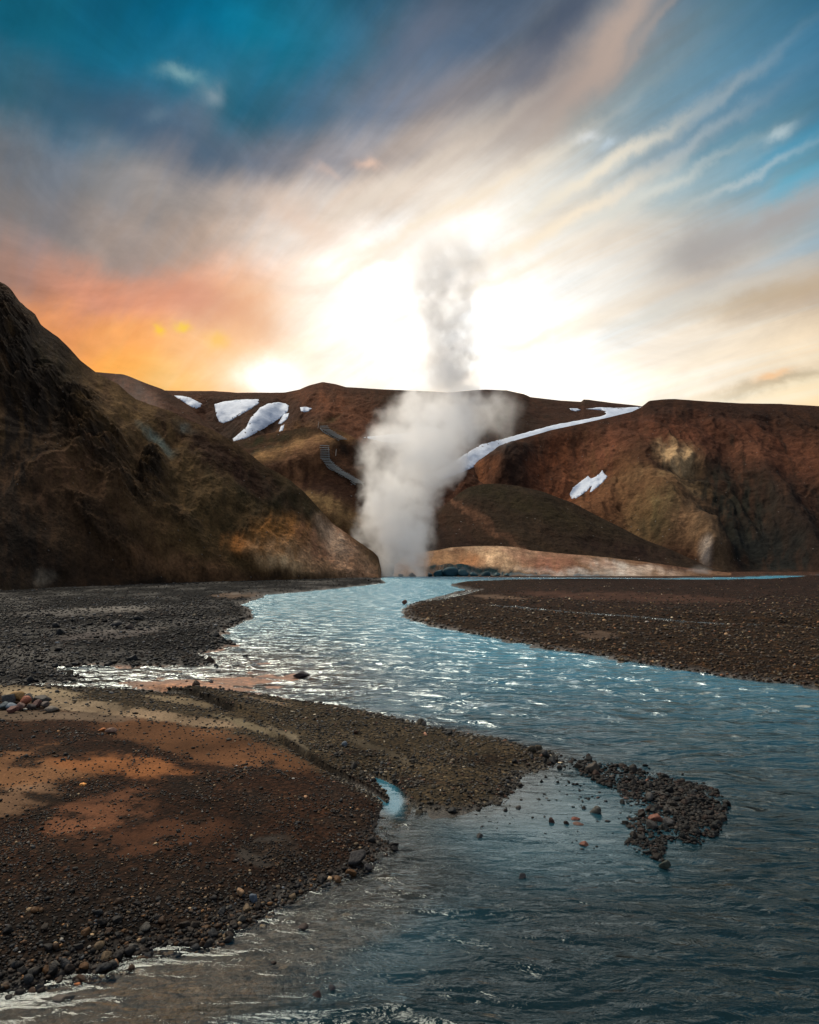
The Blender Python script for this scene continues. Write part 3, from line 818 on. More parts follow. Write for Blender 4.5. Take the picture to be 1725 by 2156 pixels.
# spur that carries the stairs
SPF = [(380, 1180, 150), (700, 1186, 156), (905, 1192, 168)]
SPR = [(380, 985, 190), (440, 955, 192), (490, 931, 195), (550, 915, 194), (600, 906, 192), (640, 899, 191), (672, 896, 190), (700, 900, 188), (728, 911, 186), (768, 936, 181), (830, 1010, 180), (860, 1060, 178), (905, 1130, 176)]
h3b, SB = hill('hill', SPF, SPR, 380, 905, 340, 260, [(0.115, 0.062, 0.034), (0.082, 0.046, 0.030), (0.135, 0.085, 0.040)],
               [(600, 955, 100, 16, -18, (0.27, 0.18, 0.085), .8), (680, 930, 70, 9, -4, (0.24, 0.15, 0.075), .7), (630, 985, 60, 30, -45, (0.18, 0.105, 0.06), .7), (560, 925, 90, 8, -10, (0.055, 0.055, 0.02), .7), (560, 950, 90, 9, -18, (0.06, 0.055, 0.022), .5),
                (800, 945, 50, 20, 25, (0.14, 0.07, 0.035), .6), (745, 950, 40, 12, 15, (0.055, 0.04, 0.03), .7), (700, 1075, 60, 26, 25, (0.20, 0.15, 0.075), .8), (740, 1095, 40, 12, 10, (0.24, 0.17, 0.09), .6), (690, 1030, 90, 26, 25, (0.085, 0.045, 0.030), .8), (640, 1050, 40, 10, 40, (0.17, 0.12, 0.06), .5)],
               bumps=[(600, 975, 120, 26, -15, 2.5), (745, 958, 50, 20, 10, -1.5), (680, 1070, 60, 30, 20, 1.5)], rough=0.35, gully=0.35, gfreq=0.1, mat=M_far, seed=3.3, top_rough=0.3, back=45, smoothx=4)
# far hill right of the steam, snow gully at its foot
h4, S4 = hill('hill', [(800, 1060, 262), (1000, 1010, 262), (1100, 960, 275), (1277, 915, 290), (1420, 890, 300)],
              [(780, 930, 325), (850, 880, 330), (905, 845, 333), (945, 826, 336), (971, 824, 338), (1000, 821, 340), (1023, 820, 342), (1067, 822, 346), (1104, 830, 350), (1117, 836, 352), (1182, 843.5, 355), (1224, 846, 357), (1229, 841, 357), (1240, 841.5, 357), (1287, 848, 358), (1342, 854, 358), (1420, 865, 358)],
              780, 1420, 300, 130, [(0.070, 0.040, 0.030), (0.085, 0.045, 0.030), (0.060, 0.045, 0.032)], [(1180, 870, 90, 14, 5, (0.085, 0.045, 0.032), .7), (1050, 890, 80, 30, 0, (0.05, 0.034, 0.026), .7)], rough=0.5, gully=0.4, gfreq=0.07, mat=M_far, seed=12.1, top_rough=0.12, back=70, smoothx=1)
# big right hill
R5 = [(880, 1010, 250), (930, 996, 252), (982, 980, 254), (1012, 969, 256), (1047, 945, 262), (1087, 927, 268), (1162, 905, 278), (1277, 880, 292), (1330, 867, 298), (1349, 858, 301), (1367, 844, 303), (1395, 841, 304), (1422, 840, 305), (1487, 845, 308), (1562, 849, 312),
      (1642, 850, 316), (1725, 855, 320), (2000, 880, 325), (2700, 960, 320)]
F5 = [(880, 1204, 195), (1300, 1204, 200), (1725, 1205, 196), (2700, 1206, 190)]
P5 = [(1480, 880, 420, 34, 3, (0.060, 0.034, 0.026), .85), (1120, 960, 90, 40, -15, (0.050, 0.032, 0.027), .85), (1060, 1010, 60, 30, 10, (0.055, 0.034, 0.028), .8),
      (1200, 985, 62, 62, -20, (0.155, 0.062, 0.032), .85), (1260, 950, 60, 30, -30, (0.16, 0.07, 0.045), .8), (1010, 1000, 34, 26, 0, (0.15, 0.068, 0.035), .8), (1290, 1020, 60, 90, -35, (0.125, 0.068, 0.036), .7), (1560, 940, 200, 40, 10, (0.135, 0.058, 0.036), .7),
      (1640, 1010, 140, 60, 30, (0.10, 0.050, 0.034), .6), (1430, 965, 40, 24, 20, (0.42, 0.33, 0.20), 1.0), (1440, 1030, 36, 12, 25, (0.30, 0.24, 0.14), .9), (1480, 1120, 30, 70, -38, (0.24, 0.16, 0.10), .8), (1450, 1005, 60, 12, 15, (0.045, 0.036, 0.03), .8), (1470, 1012, 22, 14, 0, (0.03, 0.028, 0.026), .8), (1420, 1020, 90, 14, 10, (0.20, 0.15, 0.085), .7), (1410, 1040, 100, 26, 20, (0.14, 0.090, 0.050), .7),
      (1390, 1090, 44, 36, 20, (0.13, 0.115, 0.06), .75), (1345, 1100, 34, 60, -15, (0.15, 0.105, 0.055), .7), (1400, 1120, 60, 30, 15, (0.06, 0.06, 0.035), .6), (1460, 1130, 60, 40, 45, (0.17, 0.11, 0.065), .7), (1500, 1175, 60, 18, 45, (0.23, 0.17, 0.11), .7), (1482, 1178, 10, 16, -40, (0.5, 0.48, 0.45), .8),
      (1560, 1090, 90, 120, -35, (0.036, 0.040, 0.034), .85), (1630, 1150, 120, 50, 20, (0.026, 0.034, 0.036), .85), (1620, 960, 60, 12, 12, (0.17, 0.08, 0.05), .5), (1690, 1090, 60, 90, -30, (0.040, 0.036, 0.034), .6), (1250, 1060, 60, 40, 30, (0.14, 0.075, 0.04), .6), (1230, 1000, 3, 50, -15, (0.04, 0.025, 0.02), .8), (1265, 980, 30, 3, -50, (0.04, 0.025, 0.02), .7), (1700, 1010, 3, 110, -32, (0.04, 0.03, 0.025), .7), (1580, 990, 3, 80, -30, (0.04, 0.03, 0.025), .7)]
B5 = [(1190, 990, 90, 60, -20, -7), (1420, 1060, 90, 130, -35, 3), (1330, 1060, 40, 100, -20, -3), (1580, 1090, 80, 160, -35, -3), (1660, 1070, 30, 150, -35, 3), (1720, 1060, 30, 150, -30, -3), (1060, 970, 70, 40, 20, 5), (1500, 1150, 30, 50, -40, 6), (1460, 990, 40, 16, 10, -4)]
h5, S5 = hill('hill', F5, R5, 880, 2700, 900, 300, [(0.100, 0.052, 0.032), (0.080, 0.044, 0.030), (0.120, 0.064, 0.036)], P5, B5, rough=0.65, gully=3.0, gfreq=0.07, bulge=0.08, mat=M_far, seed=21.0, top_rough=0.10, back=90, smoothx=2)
# dark green spur before it
F6 = [(800, 1199, 165), (1100, 1200, 165), (1300, 1202, 172), (1500, 1204, 180), (1520, 1204, 182)]
R6 = [(800, 1168, 176), (860, 1130, 183), (900, 1096, 188), (940, 1060, 196), (965, 1040, 200), (987, 1026, 203), (1017, 1019, 205), (1052, 1018, 206), (1092, 1023, 206), (1142, 1035, 205), (1207, 1059, 204), (1262, 1088, 202), (1312, 1113, 200), (1362, 1138, 198), (1412, 1157, 196), (1462, 1180, 194), (1500, 1197, 190), (1520, 1201, 188)]
hill('hill', F6, R6, 800, 1520, 420, 200, [(0.054, 0.040, 0.028), (0.046, 0.036, 0.024), (0.064, 0.042, 0.027)],
     [(960, 1110, 70, 50, 35, (0.085, 0.050, 0.034), .8), (930, 1140, 80, 26, 20, (0.050, 0.034, 0.030), .8), (1010, 1095, 110, 7, 36, (0.16, 0.092, 0.06), .7), (1040, 1120, 90, 12, 30, (0.10, 0.06, 0.04), .6), (1130, 1070, 120, 22, 20, (0.054, 0.046, 0.024), .8), (1030, 1035, 50, 14, 0, (0.06, 0.055, 0.03), .6), (1320, 1160, 120, 20, 10, (0.042, 0.026, 0.022), .8)],
     rough=0.4, gully=0.8, gfreq=0.07, mat=M_far, seed=33.0, top_rough=0.15, back=30, smoothx=6)
# pale hot spring mound on the far shore
FM = [(830, 1213, 147), (870, 1213, 147), (1000, 1213.5, 146), (1200, 1215.5, 140), (1400, 1216, 140), (1540, 1212.5, 149)]
RM = [(830, 1190, 158), (850, 1172, 160), (880, 1163, 161), (920, 1159, 161), (950, 1153, 161), (1000, 1149.5, 161), (1060, 1150, 161), (1090, 1153, 161), (1120, 1160, 161), (1160, 1163, 160), (1200, 1167, 160), (1260, 1172, 159), (1330, 1179, 158), (1400, 1189, 157), (1480, 1200, 156), (1540, 1206, 155)]
hm, SM = hill('mound', FM, RM, 830, 1540, 420, 120, [(0.22, 0.13, 0.075), (0.26, 0.17, 0.10), (0.17, 0.09, 0.055)],
     [(1050, 1180, 50, 24, 10, (0.46, 0.33, 0.20), .8), (1150, 1185, 50, 20, 15, (0.20, 0.10, 0.065), .8), (1100, 1165, 60, 10, 5, (0.26, 0.17, 0.11), .6), (930, 1175, 60, 18, 0, (0.24, 0.15, 0.08), .7), (990, 1185, 22, 16, 0, (0.30, 0.15, 0.07), .7), (1300, 1196, 44, 12, 10, (0.40, 0.40, 0.36), .85), (1250, 1185, 60, 10, 12, (0.25, 0.16, 0.11), .6), (1370, 1203, 60, 8, 6, (0.36, 0.30, 0.24), .6),
      (1210, 1205, 90, 6, 3, (0.30, 0.29, 0.26), .6), (960, 1203, 60, 9, 3, (0.014, 0.050, 0.065), .95), (1040, 1206, 60, 6, 3, (0.018, 0.05, 0.06), .9), (1000, 1150, 120, 5, 0, (0.34, 0.25, 0.16), .5), (1440, 1195, 70, 12, 8, (0.10, 0.055, 0.04), .8), (1150, 1212, 160, 3, 1, (0.10, 0.14, 0.16), .7)],
     bumps=[(950, 1203, 40, 9, 0, 1.2), (1050, 1180, 40, 20, 0, .6)], rough=0.22, gully=0.35, gfreq=0.16, mat=M_hill, seed=41.0, top_rough=0.4, back=8, smoothx=5, tone=0.6, pgain=(1.35, 1.5, 1.75))


# ------------------------------------------------------------------ snow
m, gg, b = mat_new('old snow')
pos = gg.N.new('ShaderNodeNewGeometry').outputs['Position']
n1 = gg.noise(gg.v('MULTIPLY', pos, (1, 1, 2.5)), 0.5, 5, 0.6, 0.5)
gg.L.new(gg.mix(gg.mr(n1, 0.35, 0.7), (0.46, 0.53, 0.64), (0.33, 0.39, 0.49)), b.inputs['Base Color'])
b.inputs['Roughness'].default_value = 0.7; b.inputs['Subsurface Weight'].default_value = 0.0
bp = gg.N.new('ShaderNodeBump'); bp.inputs['Distance'].default_value = 0.15; gg.L.new(n1, bp.inputs['Height']); gg.L.new(bp.outputs[0], b.inputs['Normal'])
M_snow = m


def snow(poly, surf, label, thick=0.26, step=5, group=None):
    bv = surf if isinstance(surf, list) else [surf]
    P = []
    n = len(poly)
    big = max(q_[0] for q_ in poly) - min(q_[0] for q_ in poly) > 40
    for i in range(n):
        a = poly[i]; b_ = poly[(i + 1) % n]
        L = math.hypot(b_[0] - a[0], b_[1] - a[1]); k = max(1, int(L / (4 if big else 9)))
        for j in range(k):
            t = j / k
            jx = 0.9 * float(fbm(np.array(a[0] * .2 + j * .31), np.array(a[1] * .2), 1.0, 3)) if 0 < j else 0
            P.append(Vector((a[0] + (b_[0] - a[0]) * t + jx * 1.6, a[1] + (b_[1] - a[1]) * t + jx * 1.6)))
    nb = len(P)
    xs_ = [q_.x for q_ in P]; ys_ = [q_.y for q_ in P]
    x = min(xs_)
    while x < max(xs_):
        y = min(ys_)
        while y < max(ys_):
            P.append(Vector((x + random.uniform(-1, 1), y + random.uniform(-.6, .6)))); y += step * 0.6
        x += step
    edges = [(i, (i + 1) % nb) for i in range(nb)]
    vs, es, fs, *_r = delaunay_2d_cdt(P, edges, [list(range(nb))], 2, 1e-4)
    top = []; bot = []
    bm = bmesh.new()
    edge_pts = [Vector((P[i].x, P[i].y)) for i in range(nb)]
    for v_ in vs:
        a_, y_, z_ = dirs(v_.x, v_.y)
        d_ = Vector((float(a_), float(y_), float(z_))).normalized()
        hit = None
        for s_ in bv:
            h_ = s_.ray_cast(Vector((0, 0, CAMH)), d_, 1000)
            if h_[0] is not None and (hit is None or h_[3] < hit[3]): hit = h_
        if hit is None:
            top.append(None); continue
        em = min((v_ - e).length for e in edge_pts)
        t = thick * (0.25 + 0.75 * min(1, em / 6))
        nn = hit[1] if hit[1].dot(d_) < 0 else -hit[1]
        nn = Vector((0, -0.55, 0.83))
        top.append(bm.verts.new(hit[0] + nn * t)); bot.append(bm.verts.new(hit[0] - nn * 0.8))
        top[-1].index = len(top) - 1
    bi = 0; bmap = []
    for t in top:
        if t is None: bmap.append(None)
        else: bmap.append(bot[bi]); bi += 1
    cnt = {}
    for f in fs:
        if any(top[i] is None for i in f): continue
        try: bm.faces.new([top[i] for i in f]); bm.faces.new([bmap[i] for i in reversed(f)])
        except ValueError: continue
        for i in range(len(f)):
            e = (f[i], f[(i + 1) % len(f)]); cnt[e] = 1
    for (a, b_) in list(cnt):
        if (b_, a) not in cnt:
            try: bm.faces.new([top[b_], top[a], bmap[a], bmap[b_]])
            except ValueError: pass
    left = set(bm.verts); best_c = []
    while left:                                   # one connected patch only
        st_ = [left.pop()]; comp = list(st_)
        while st_:
            for e_ in st_.pop().link_edges:
                for w_ in e_.verts:
                    if w_ in left: left.discard(w_); comp.append(w_); st_.append(w_)
        if len(comp) > len(best_c): best_c = comp
    keep_ = set(best_c)
    bmesh.ops.delete(bm, geom=[q_ for q_ in bm.verts if q_ not in keep_], context='VERTS')
    bmesh.ops.recalc_face_normals(bm, faces=bm.faces)
    me = bpy.data.meshes.new('snow_patch'); bm.to_mesh(me); bm.free()
    for p_ in me.polygons: p_.use_smooth = True
    o = link('snow_patch', me, M_snow, label=label, category='snow patch')
    o['group'] = 'snow patches left on the hills'
    return o


v3, v4, v5, vb, v1 = surf_bvh(S3), surf_bvh(S4), surf_bvh(S5), surf_bvh(SB), surf_bvh(S1)
snow([(367, 833), (385, 834), (402, 838), (415, 845), (426, 851), (422, 857), (412, 860), (402, 856), (388, 847)], v3, 'small snow patch at the left end of the far ridge beside the misty hill')
snow([(452, 851), (470, 846), (500, 842), (545, 841), (546, 848), (535, 856), (520, 866), (500, 877), (488, 885), (470, 891), (462, 888), (456, 876), (454, 864)], v3, 'wide snow field with a flat top edge, second from left below the far ridge')
snow([(548, 858), (565, 850), (585, 847), (602, 850), (609, 855), (606, 866), (592, 878), (575, 890), (550, 905), (520, 922), (492, 929), (490, 924), (505, 912), (520, 898), (528, 880), (540, 868)], v3, 'long snow field tapering down to the lower left beside the stair spur')
snow([(598, 872), (609, 870), (605, 882), (592, 893), (586, 892), (592, 882)], v3, 'small curved snow scrap just right of the long snow field')
snow([(592, 897), (599, 894), (596, 906), (590, 910), (588, 908)], v3, 'tiny narrow snow scrap lowest beside the long snow field')
snow([(632, 858), (645, 857), (657, 860), (650, 866), (640, 868), (634, 866)], v3, 'small lone snow scrap below the pointed summit', step=3)
snow([(766, 921), (790, 918), (830, 914), (862, 911), (880, 903), (905, 898), (930, 905), (900, 918), (870, 926), (850, 932), (832, 934), (800, 929)], [v3, v4], 'wedge of snow half hidden behind the steam')
snow([(905, 1000), (940, 982), (982, 955), (1012, 937), (1040, 930), (1097, 914), (1167, 895), (1232, 883), (1268, 876), (1277, 872), (1270, 864), (1234, 861), (1260, 858), (1297, 859), (1350, 857), (1362, 864), (1330, 873), (1277, 886), (1162, 912), (1087, 934), (1047, 953), (1012, 977), (960, 1000), (930, 1010)], [v4, v3],
     'long white ribbon of snow in the gully left of the big right hill', thick=0.35, step=6)
snow([(1199, 860), (1215, 860), (1223, 863), (1214, 866), (1203, 864)], v4, 'tiny snow sliver under the notch above the snow ribbon', step=3)
snow([(1200, 1040), (1206, 1027), (1222, 1015), (1238, 1002), (1244, 1008), (1252, 1005), (1262, 998), (1268, 990), (1272, 997), (1279, 1003), (1270, 1015), (1258, 1026), (1242, 1037), (1247, 1022), (1236, 1034), (1226, 1041), (1212, 1050), (1203, 1049)], v5, 'ragged snow patch on the red hollow of the right hill', step=4)

# ------------------------------------------------------------------ stairs up the spur
m, gg, b = mat_new('weathered grey wood')
pos = gg.N.new('ShaderNodeTexCoord').outputs['Object']
n1 = gg.noise(gg.v('MULTIPLY', pos, (0.5, 6, 6)), 3, 4, 0.6)
gg.L.new(gg.mix(n1, (0.12, 0.135, 0.135), (0.27, 0.29, 0.285)), b.inputs['Base Color']); b.inputs['Roughness'].default_value = 0.8
M_wood = m
m, gg, b = mat_new('pale worn wood')
pos = gg.N.new('ShaderNodeTexCoord').outputs['Object']
gg.L.new(gg.mix(gg.noise(pos, 8, 3), (0.34, 0.30, 0.25), (0.5, 0.45, 0.4)), b.inputs['Base Color']); b.inputs['Roughness'].default_value = 0.8
M_pole = m


def cast(px, py, surfs):
    a_, y_, z_ = dirs(px, py)
    d_ = Vector((float(a_), float(y_), float(z_))).normalized(); hit = None
    for s_ in surfs:
        h_ = s_.ray_cast(Vector((0, 0, CAMH)), d_, 1000)
        if h_[0] is not None and (hit is None or h_[3] < hit[3]): hit = h_
    return hit[0]


def box_bm(bm, c, s, bev=0.0):
    r = bmesh.ops.create_cube(bm, size=1.0)
    for v_ in r['verts']: v_.co = Vector((v_.co.x * s[0] + c[0], v_.co.y * s[1] + c[1], v_.co.z * s[2] + c[2]))
    return r['verts']


def flight(path, n, label):
    P = np.array(path, float); L = np.concatenate([[0], np.cumsum(np.hypot(np.diff(P[:, 0]), np.diff(P[:, 1])))])
    pts_ = []
    for i in range(n):
        t = L[-1] * i / (n - 1)
        w = cast(float(np.interp(t, L, P[:, 0])), float(np.interp(t, L, P[:, 1])), [vb, v3]); pts_.append(w)
    root = bpy.data.objects.new('staircase', None); C.objects.link(root); root.location = pts_[-1]
    root['label'] = label; root['category'] = 'staircase'; root['group'] = 'wooden stairs climbing the spur'
    for i, w in enumerate(pts_):
        bm = bmesh.new()
        wd = 2.35 + random.uniform(-.12, .12)
        box_bm(bm, (0, 0.0, 0.0), (wd, 0.34, 0.10)); box_bm(bm, (0, -0.19, -0.07), (wd * 0.97, 0.06, 0.16))
        bmesh.ops.bevel(bm, geom=bm.edges[:], offset=0.015, segments=1, affect='EDGES')
        me = bpy.data.meshes.new('step'); bm.to_mesh(me); bm.free()
        o = link('step', me, M_wood, root)
        o.location = Vector(w) + Vector((random.uniform(-.08, .08), -0.35, 0.42)) - root.location
        o.rotation_euler = (random.uniform(-.04, .04), random.uniform(-.03, .03), random.uniform(-.09, .09))
    # two side beams under the treads
    for sx in (-1.0, 1.0):
        bm = bmesh.new(); prev = None
        for w in pts_:
            c = Vector(w) + Vector((sx, 0.0, -0.02)) - root.location
            ring = [bm.verts.new(c + Vector(k)) for k in ((-.06, 0, -.14), (.06, 0, -.14), (.06, 0, .10), (-.06, 0, .10))]
            if prev:
                for k in range(4): bm.faces.new((prev[k], prev[(k + 1) % 4], ring[(k + 1) % 4], ring[k]))
            else: bm.faces.new(ring)
            prev = ring
        bm.faces.new(prev); bmesh.ops.recalc_face_normals(bm, faces=bm.faces)
        me = bpy.data.meshes.new('side_beam'); bm.to_mesh(me); bm.free()
        link('side_beam', me, M_wood, root)


flight([(682, 901), (688, 908), (703, 917), (722, 928)], 11, 'upper flight of grey wooden steps beside a thin pole near the spur top')
flight([(684, 942), (685, 968), (696, 981), (715, 996), (735, 1007), (757, 1020)], 27, 'lower longer flight of grey wooden steps disappearing into the steam')
for (x, y, lab) in ((670, 901, 'thin leaning pole at the head of the upper wooden steps'), (707, 959, 'thin upright pole right of the lower wooden steps')):
    w = cast(x, y, [vb, v3])
    bm = bmesh.new(); bmesh.ops.create_cone(bm, cap_ends=True, segments=8, radius1=0.085, radius2=0.06, depth=1.9)
    for v_ in bm.verts: v_.co.z += 0.75
    bmesh.ops.bevel(bm, geom=bm.edges[:], offset=0.01, segments=1, affect='EDGES')
    me = bpy.data.meshes.new('marker_pole'); bm.to_mesh(me); bm.free()
    o = link('marker_pole', me, M_pole, label=lab, category='pole'); o['group'] = 'trail marker poles'
    o.location = Vector(w); o.rotation_euler = (0.0, 0.10, 0)


# ------------------------------------------------------------------ stones
def ico(sub):
    bm = bmesh.new(); bmesh.ops.create_icosphere(bm, subdivisions=sub, radius=1)
    V_ = np.array([v_.co[:] for v_ in bm.verts]); F_ = np.array([[v_.index for v_ in f.verts] for f in bm.faces]); bm.free()
    return V_, F_


def rock_proto(sub, k, sharp=0.25):
    V_, F_ = ico(sub)
    r = np.random.default_rng(100 + k)
    n = 9
    pl = r.normal(size=(n, 3)); pl /= np.linalg.norm(pl, axis=1)[:, None]
    off = r.uniform(0.48, 0.88, n)
    out_ = V_.copy()
    for a, o_ in zip(pl, off):           # shave flats like a broken or worn cobble
        dd = out_ @ a
        out_ -= np.maximum(dd - o_, 0)[:, None] * a * (0.75 + sharp)
    out_ += out_ * (0.10 * fbm(V_[:, 0] * 1.5 + k * 3, V_[:, 1] * 1.5, V_[:, 2] * 1.5, 3))[:, None]
    return out_ * np.array([1.0, r.uniform(.65, .9), r.uniform(.45, .7)]), F_


LO = [rock_proto(1, k) for k in range(10)]
TINY = []
for k in range(8):
    V_, F_ = ico(1)
    if True:
        bm = bmesh.new(); bmesh.ops.create_icosphere(bm, subdivisions=1, radius=1); bm.free()
    base_v = np.array([[0, 0, 1], [.9, 0, .45], [.28, .85, .45], [-.72, .53, .45], [-.72, -.53, .45], [.28, -.85, .45], [.8, 0, -.5], [-.4, .7, -.5], [-.4, -.7, -.5]])
    r = np.random.default_rng(500 + k)
    vv = base_v * (1 + r.uniform(-.22, .22, base_v.shape)) * np.array([1, r.uniform(.6, .9), r.uniform(.45, .75)])
    ff = np.array([[0, 1, 2], [0, 2, 3], [0, 3, 4], [0, 4, 5], [0, 5, 1], [1, 6, 2], [2, 6, 7], [2, 7, 3], [3, 7, 8], [3, 8, 4], [4, 8, 5], [5, 8, 6], [5, 6, 1], [6, 8, 7]])
    TINY.append((vv, ff))

PAL = {
    'bank': ([(.030, .028, .028), (.055, .040, .030), (.11, .060, .032), (.045, .050, .055), (.20, .10, .04), (.30, .21, .12), (.16, .15, .13)], [.36, .22, .14, .12, .06, .05, .05]),
    'spit': ([(.050, .046, .040), (.085, .072, .052), (.13, .105, .070), (.055, .060, .062), (.13, .065, .040), (.26, .22, .16)], [.28, .26, .18, .16, .07, .05]),
    'left': ([(.020, .022, .026), (.036, .041, .048), (.060, .066, .074), (.080, .046, .032), (.095, .078, .052), (.20, .20, .20)], [.36, .28, .16, .09, .08, .03]),
    'right': ([(.055, .036, .026), (.10, .062, .034), (.15, .095, .045), (.15, .068, .034), (.070, .062, .055), (.30, .24, .16)], [.26, .28, .20, .10, .12, .04]),
    'shoal': ([(.022, .022, .022), (.045, .038, .032), (.060, .034, .026), (.030, .036, .038), (.085, .040, .028)], [.38, .27, .12, .18, .05]),
}
ZN = {'bank': 'on the near brown bank', 'spit': 'on the pebbly grey spit', 'left': 'on the dark stony left shore', 'right': 'on the brown gravel bar', 'shoal': 'in the dark rock shoal'}


def put_batch(px, py, size_px, zonekey):
    Xs, Ys = on_ground(px, py, 0.05)
    return Xs, Ys, size_px


cand = []   # rows: X, Y, size(m), zone index
zkeys = ['bank', 'spit', 'left', 'right', 'shoal']


def scatter(n, x0, x1, y0, y1, ypow=1.0):
    px = rng.uniform(x0, x1, n); py = y0 + (y1 - y0) * rng.uniform(0, 1, n) ** ypow
    Xs, Ys = on_ground(px, py, 0.05)
    Zs, c, st, we, zo, dd, qx, qy, sh = ground_eval(Xs, Ys)
    return px, py, Xs, Ys, Zs, st, we, zo, dd, sh


rec = []
px, py, Xs, Ys, Zs, st, we, zo, dd, sh = scatter(480000, -350, 2080, 1219, 2200, 1.0)
mpp = Ys / 1500
clump = fbm(Xs * 1.1, Ys * 1.1, 7.0, 4)
clump2 = fbm(px * 0.010, py * 0.03, 2.0, 4)
line = 1536 + (np.clip(px, 0, 800) - 300) * 0.24 + 0.00035 * np.maximum(px - 450, 0) ** 2
isspit = (zo == 0) & (((line > py) & (px < 850)) | ((px >= 820) & (py < 1720)))
zi = np.where(sh > -0.02, 4, np.where(zo == 0, np.where(isspit, 1, 0), np.where(zo == 1, 2, 3)))
onland = dd > -0.12
edge_b = np.exp(-np.maximum(dd, 0) / 0.35)
dens = np.zeros(len(px))
dens = np.where(zi == 0, np.clip(0.06 + 0.60 * st * ss(-0.2, 0.35, clump + clump2 * .7) + 0.35 * edge_b + 0.25 * ss(1780, 2050, py), 0, 1), dens)
dens = np.where(zi == 1, np.clip(0.10 + 0.75 * st * ss(-0.35, 0.25, clump) + 0.3 * edge_b, 0, 1), dens)
dens = np.where(zi == 2, np.clip(0.3 + 0.8 * st * ss(-0.5, 0.1, clump), 0, 1), dens)
dens = np.where(zi == 3, np.clip(0.15 + 0.7 * st * ss(-0.4, 0.3, clump) + 0.5 * edge_b, 0, 1), dens)
dens = np.where(zi == 4, np.clip(0.25 + 0.75 * ss(-0.2, 0.12, fbm(Xs * 2.2, Ys * 1.6, 3.0, 3)), 0, 1), dens)
dens = np.where(onland | (zi == 4), dens, 0)
dens *= np.where(py < 1260, 0.35, 1) * np.where(zo == 3, 0, 1)
med = np.select([zi == 0, zi == 1, zi == 2, zi == 3], [4.7, 5.2, 6.5, 6.2], 8.0)
med = med * (1 + 0.6 * edge_b * (zi != 4))
med = med * np.where((zi == 0) & (py > 1750), 1.0 + 0.9 * ss(1750, 2080, py), 1.0)
szp = med * np.exp(rng.normal(0, 0.42, len(px)))
szp = np.minimum(szp, np.select([zi == 0, zi == 1, zi == 2, zi == 3], [26, 22, 22, 12], 19))
size = szp * mpp * 0.5
size = np.where(py < 1300, np.minimum(size, 0.11), size)
keep = rng.uniform(0, 1, len(px)) < dens * np.where(zi == 4, 0.85, np.minimum(1, (5.5 / szp) ** 1.2) * 0.80)
keep &= (px > -420)
Zs = np.where(zi == 4, np.maximum(Zs, -0.012), Zs)
rec = dict(X=Xs[keep], Y=Ys[keep], Z=Zs[keep], s=size[keep], sp=szp[keep], z=zi[keep], px=px[keep], py=py[keep], wet=we[keep])
# loose stones standing in the shallows
LOOSE = []
nl = 300
lx = rng.uniform(860, 1340, 1500); ly = rng.uniform(1610, 1800, 1500)
pr = blob(lx, ly, (1150, 1690, 190, 95, 10), 1.2) * (0.10 + 0.6 * ss(0.0, 0.35, fbm(lx * .02, ly * .03, 3.0, 3)) + 0.5 * np.exp(-np.abs(ly - 1755 + 0.28 * (lx - 950)) / 14) * (lx < 1080))
kk = rng.uniform(0, 1, 1500) < pr
for a, b_ in zip(lx[kk], ly[kk]): LOOSE.append((a, b_, float(np.exp(rng.normal(1.95, 0.35))), 4))
lx = rng.uniform(1125, 1245, 150); ly = rng.uniform(1588, 1640, 150)
for a, b_ in zip(lx, ly):
    if abs(b_ - 1604 - 0.16 * (a - 1180)) < rng.uniform(2, 26): LOOSE.append((a, b_, float(np.exp(rng.normal(2.0, 0.35))), 4))
lx = rng.uniform(1240, 1530, 260); ly = rng.uniform(1610, 1800, 260)
for a, b_ in zip(lx, ly):
    if blob(np.array(a), np.array(b_), (1410, 1695, 120, 70, 20)) > rng.uniform(.2, 1): LOOSE.append((a, b_, float(np.exp(rng.normal(1.95, 0.4))), 4))
lx = rng.uniform(560, 1020, 60); ly = rng.uniform(1800, 2120, 60)
for a, b_ in zip(lx, ly):
    if rng.uniform() < 0.45 and b_ > 2080 - 0.32 * (a - 200) + 20: LOOSE.append((a, b_, float(np.exp(rng.normal(1.9, 0.3))), 4))
lx = rng.uniform(180, 520, 140); ly = 1400 + 52 * rng.uniform(0, 1, 140) ** 1.3
for a, b_ in zip(lx, ly):
    if rng.uniform() < 0.8 - (a - 180) / 450: LOOSE.append((a, b_, float(np.exp(rng.normal(1.7, 0.35))), 2))
fx = rng.uniform(-300, 800, 420); fy_ = np.interp(fx, [q_[0] for q_ in FOOT1], [q_[1] for q_ in FOOT1])
for a, b_ in zip(fx, fy_): LOOSE.append((a, b_ + abs(rng.normal(0, 3.5)), float(np.exp(rng.normal(1.1, 0.45))), 2))
LOOSE = np.array(LOOSE)
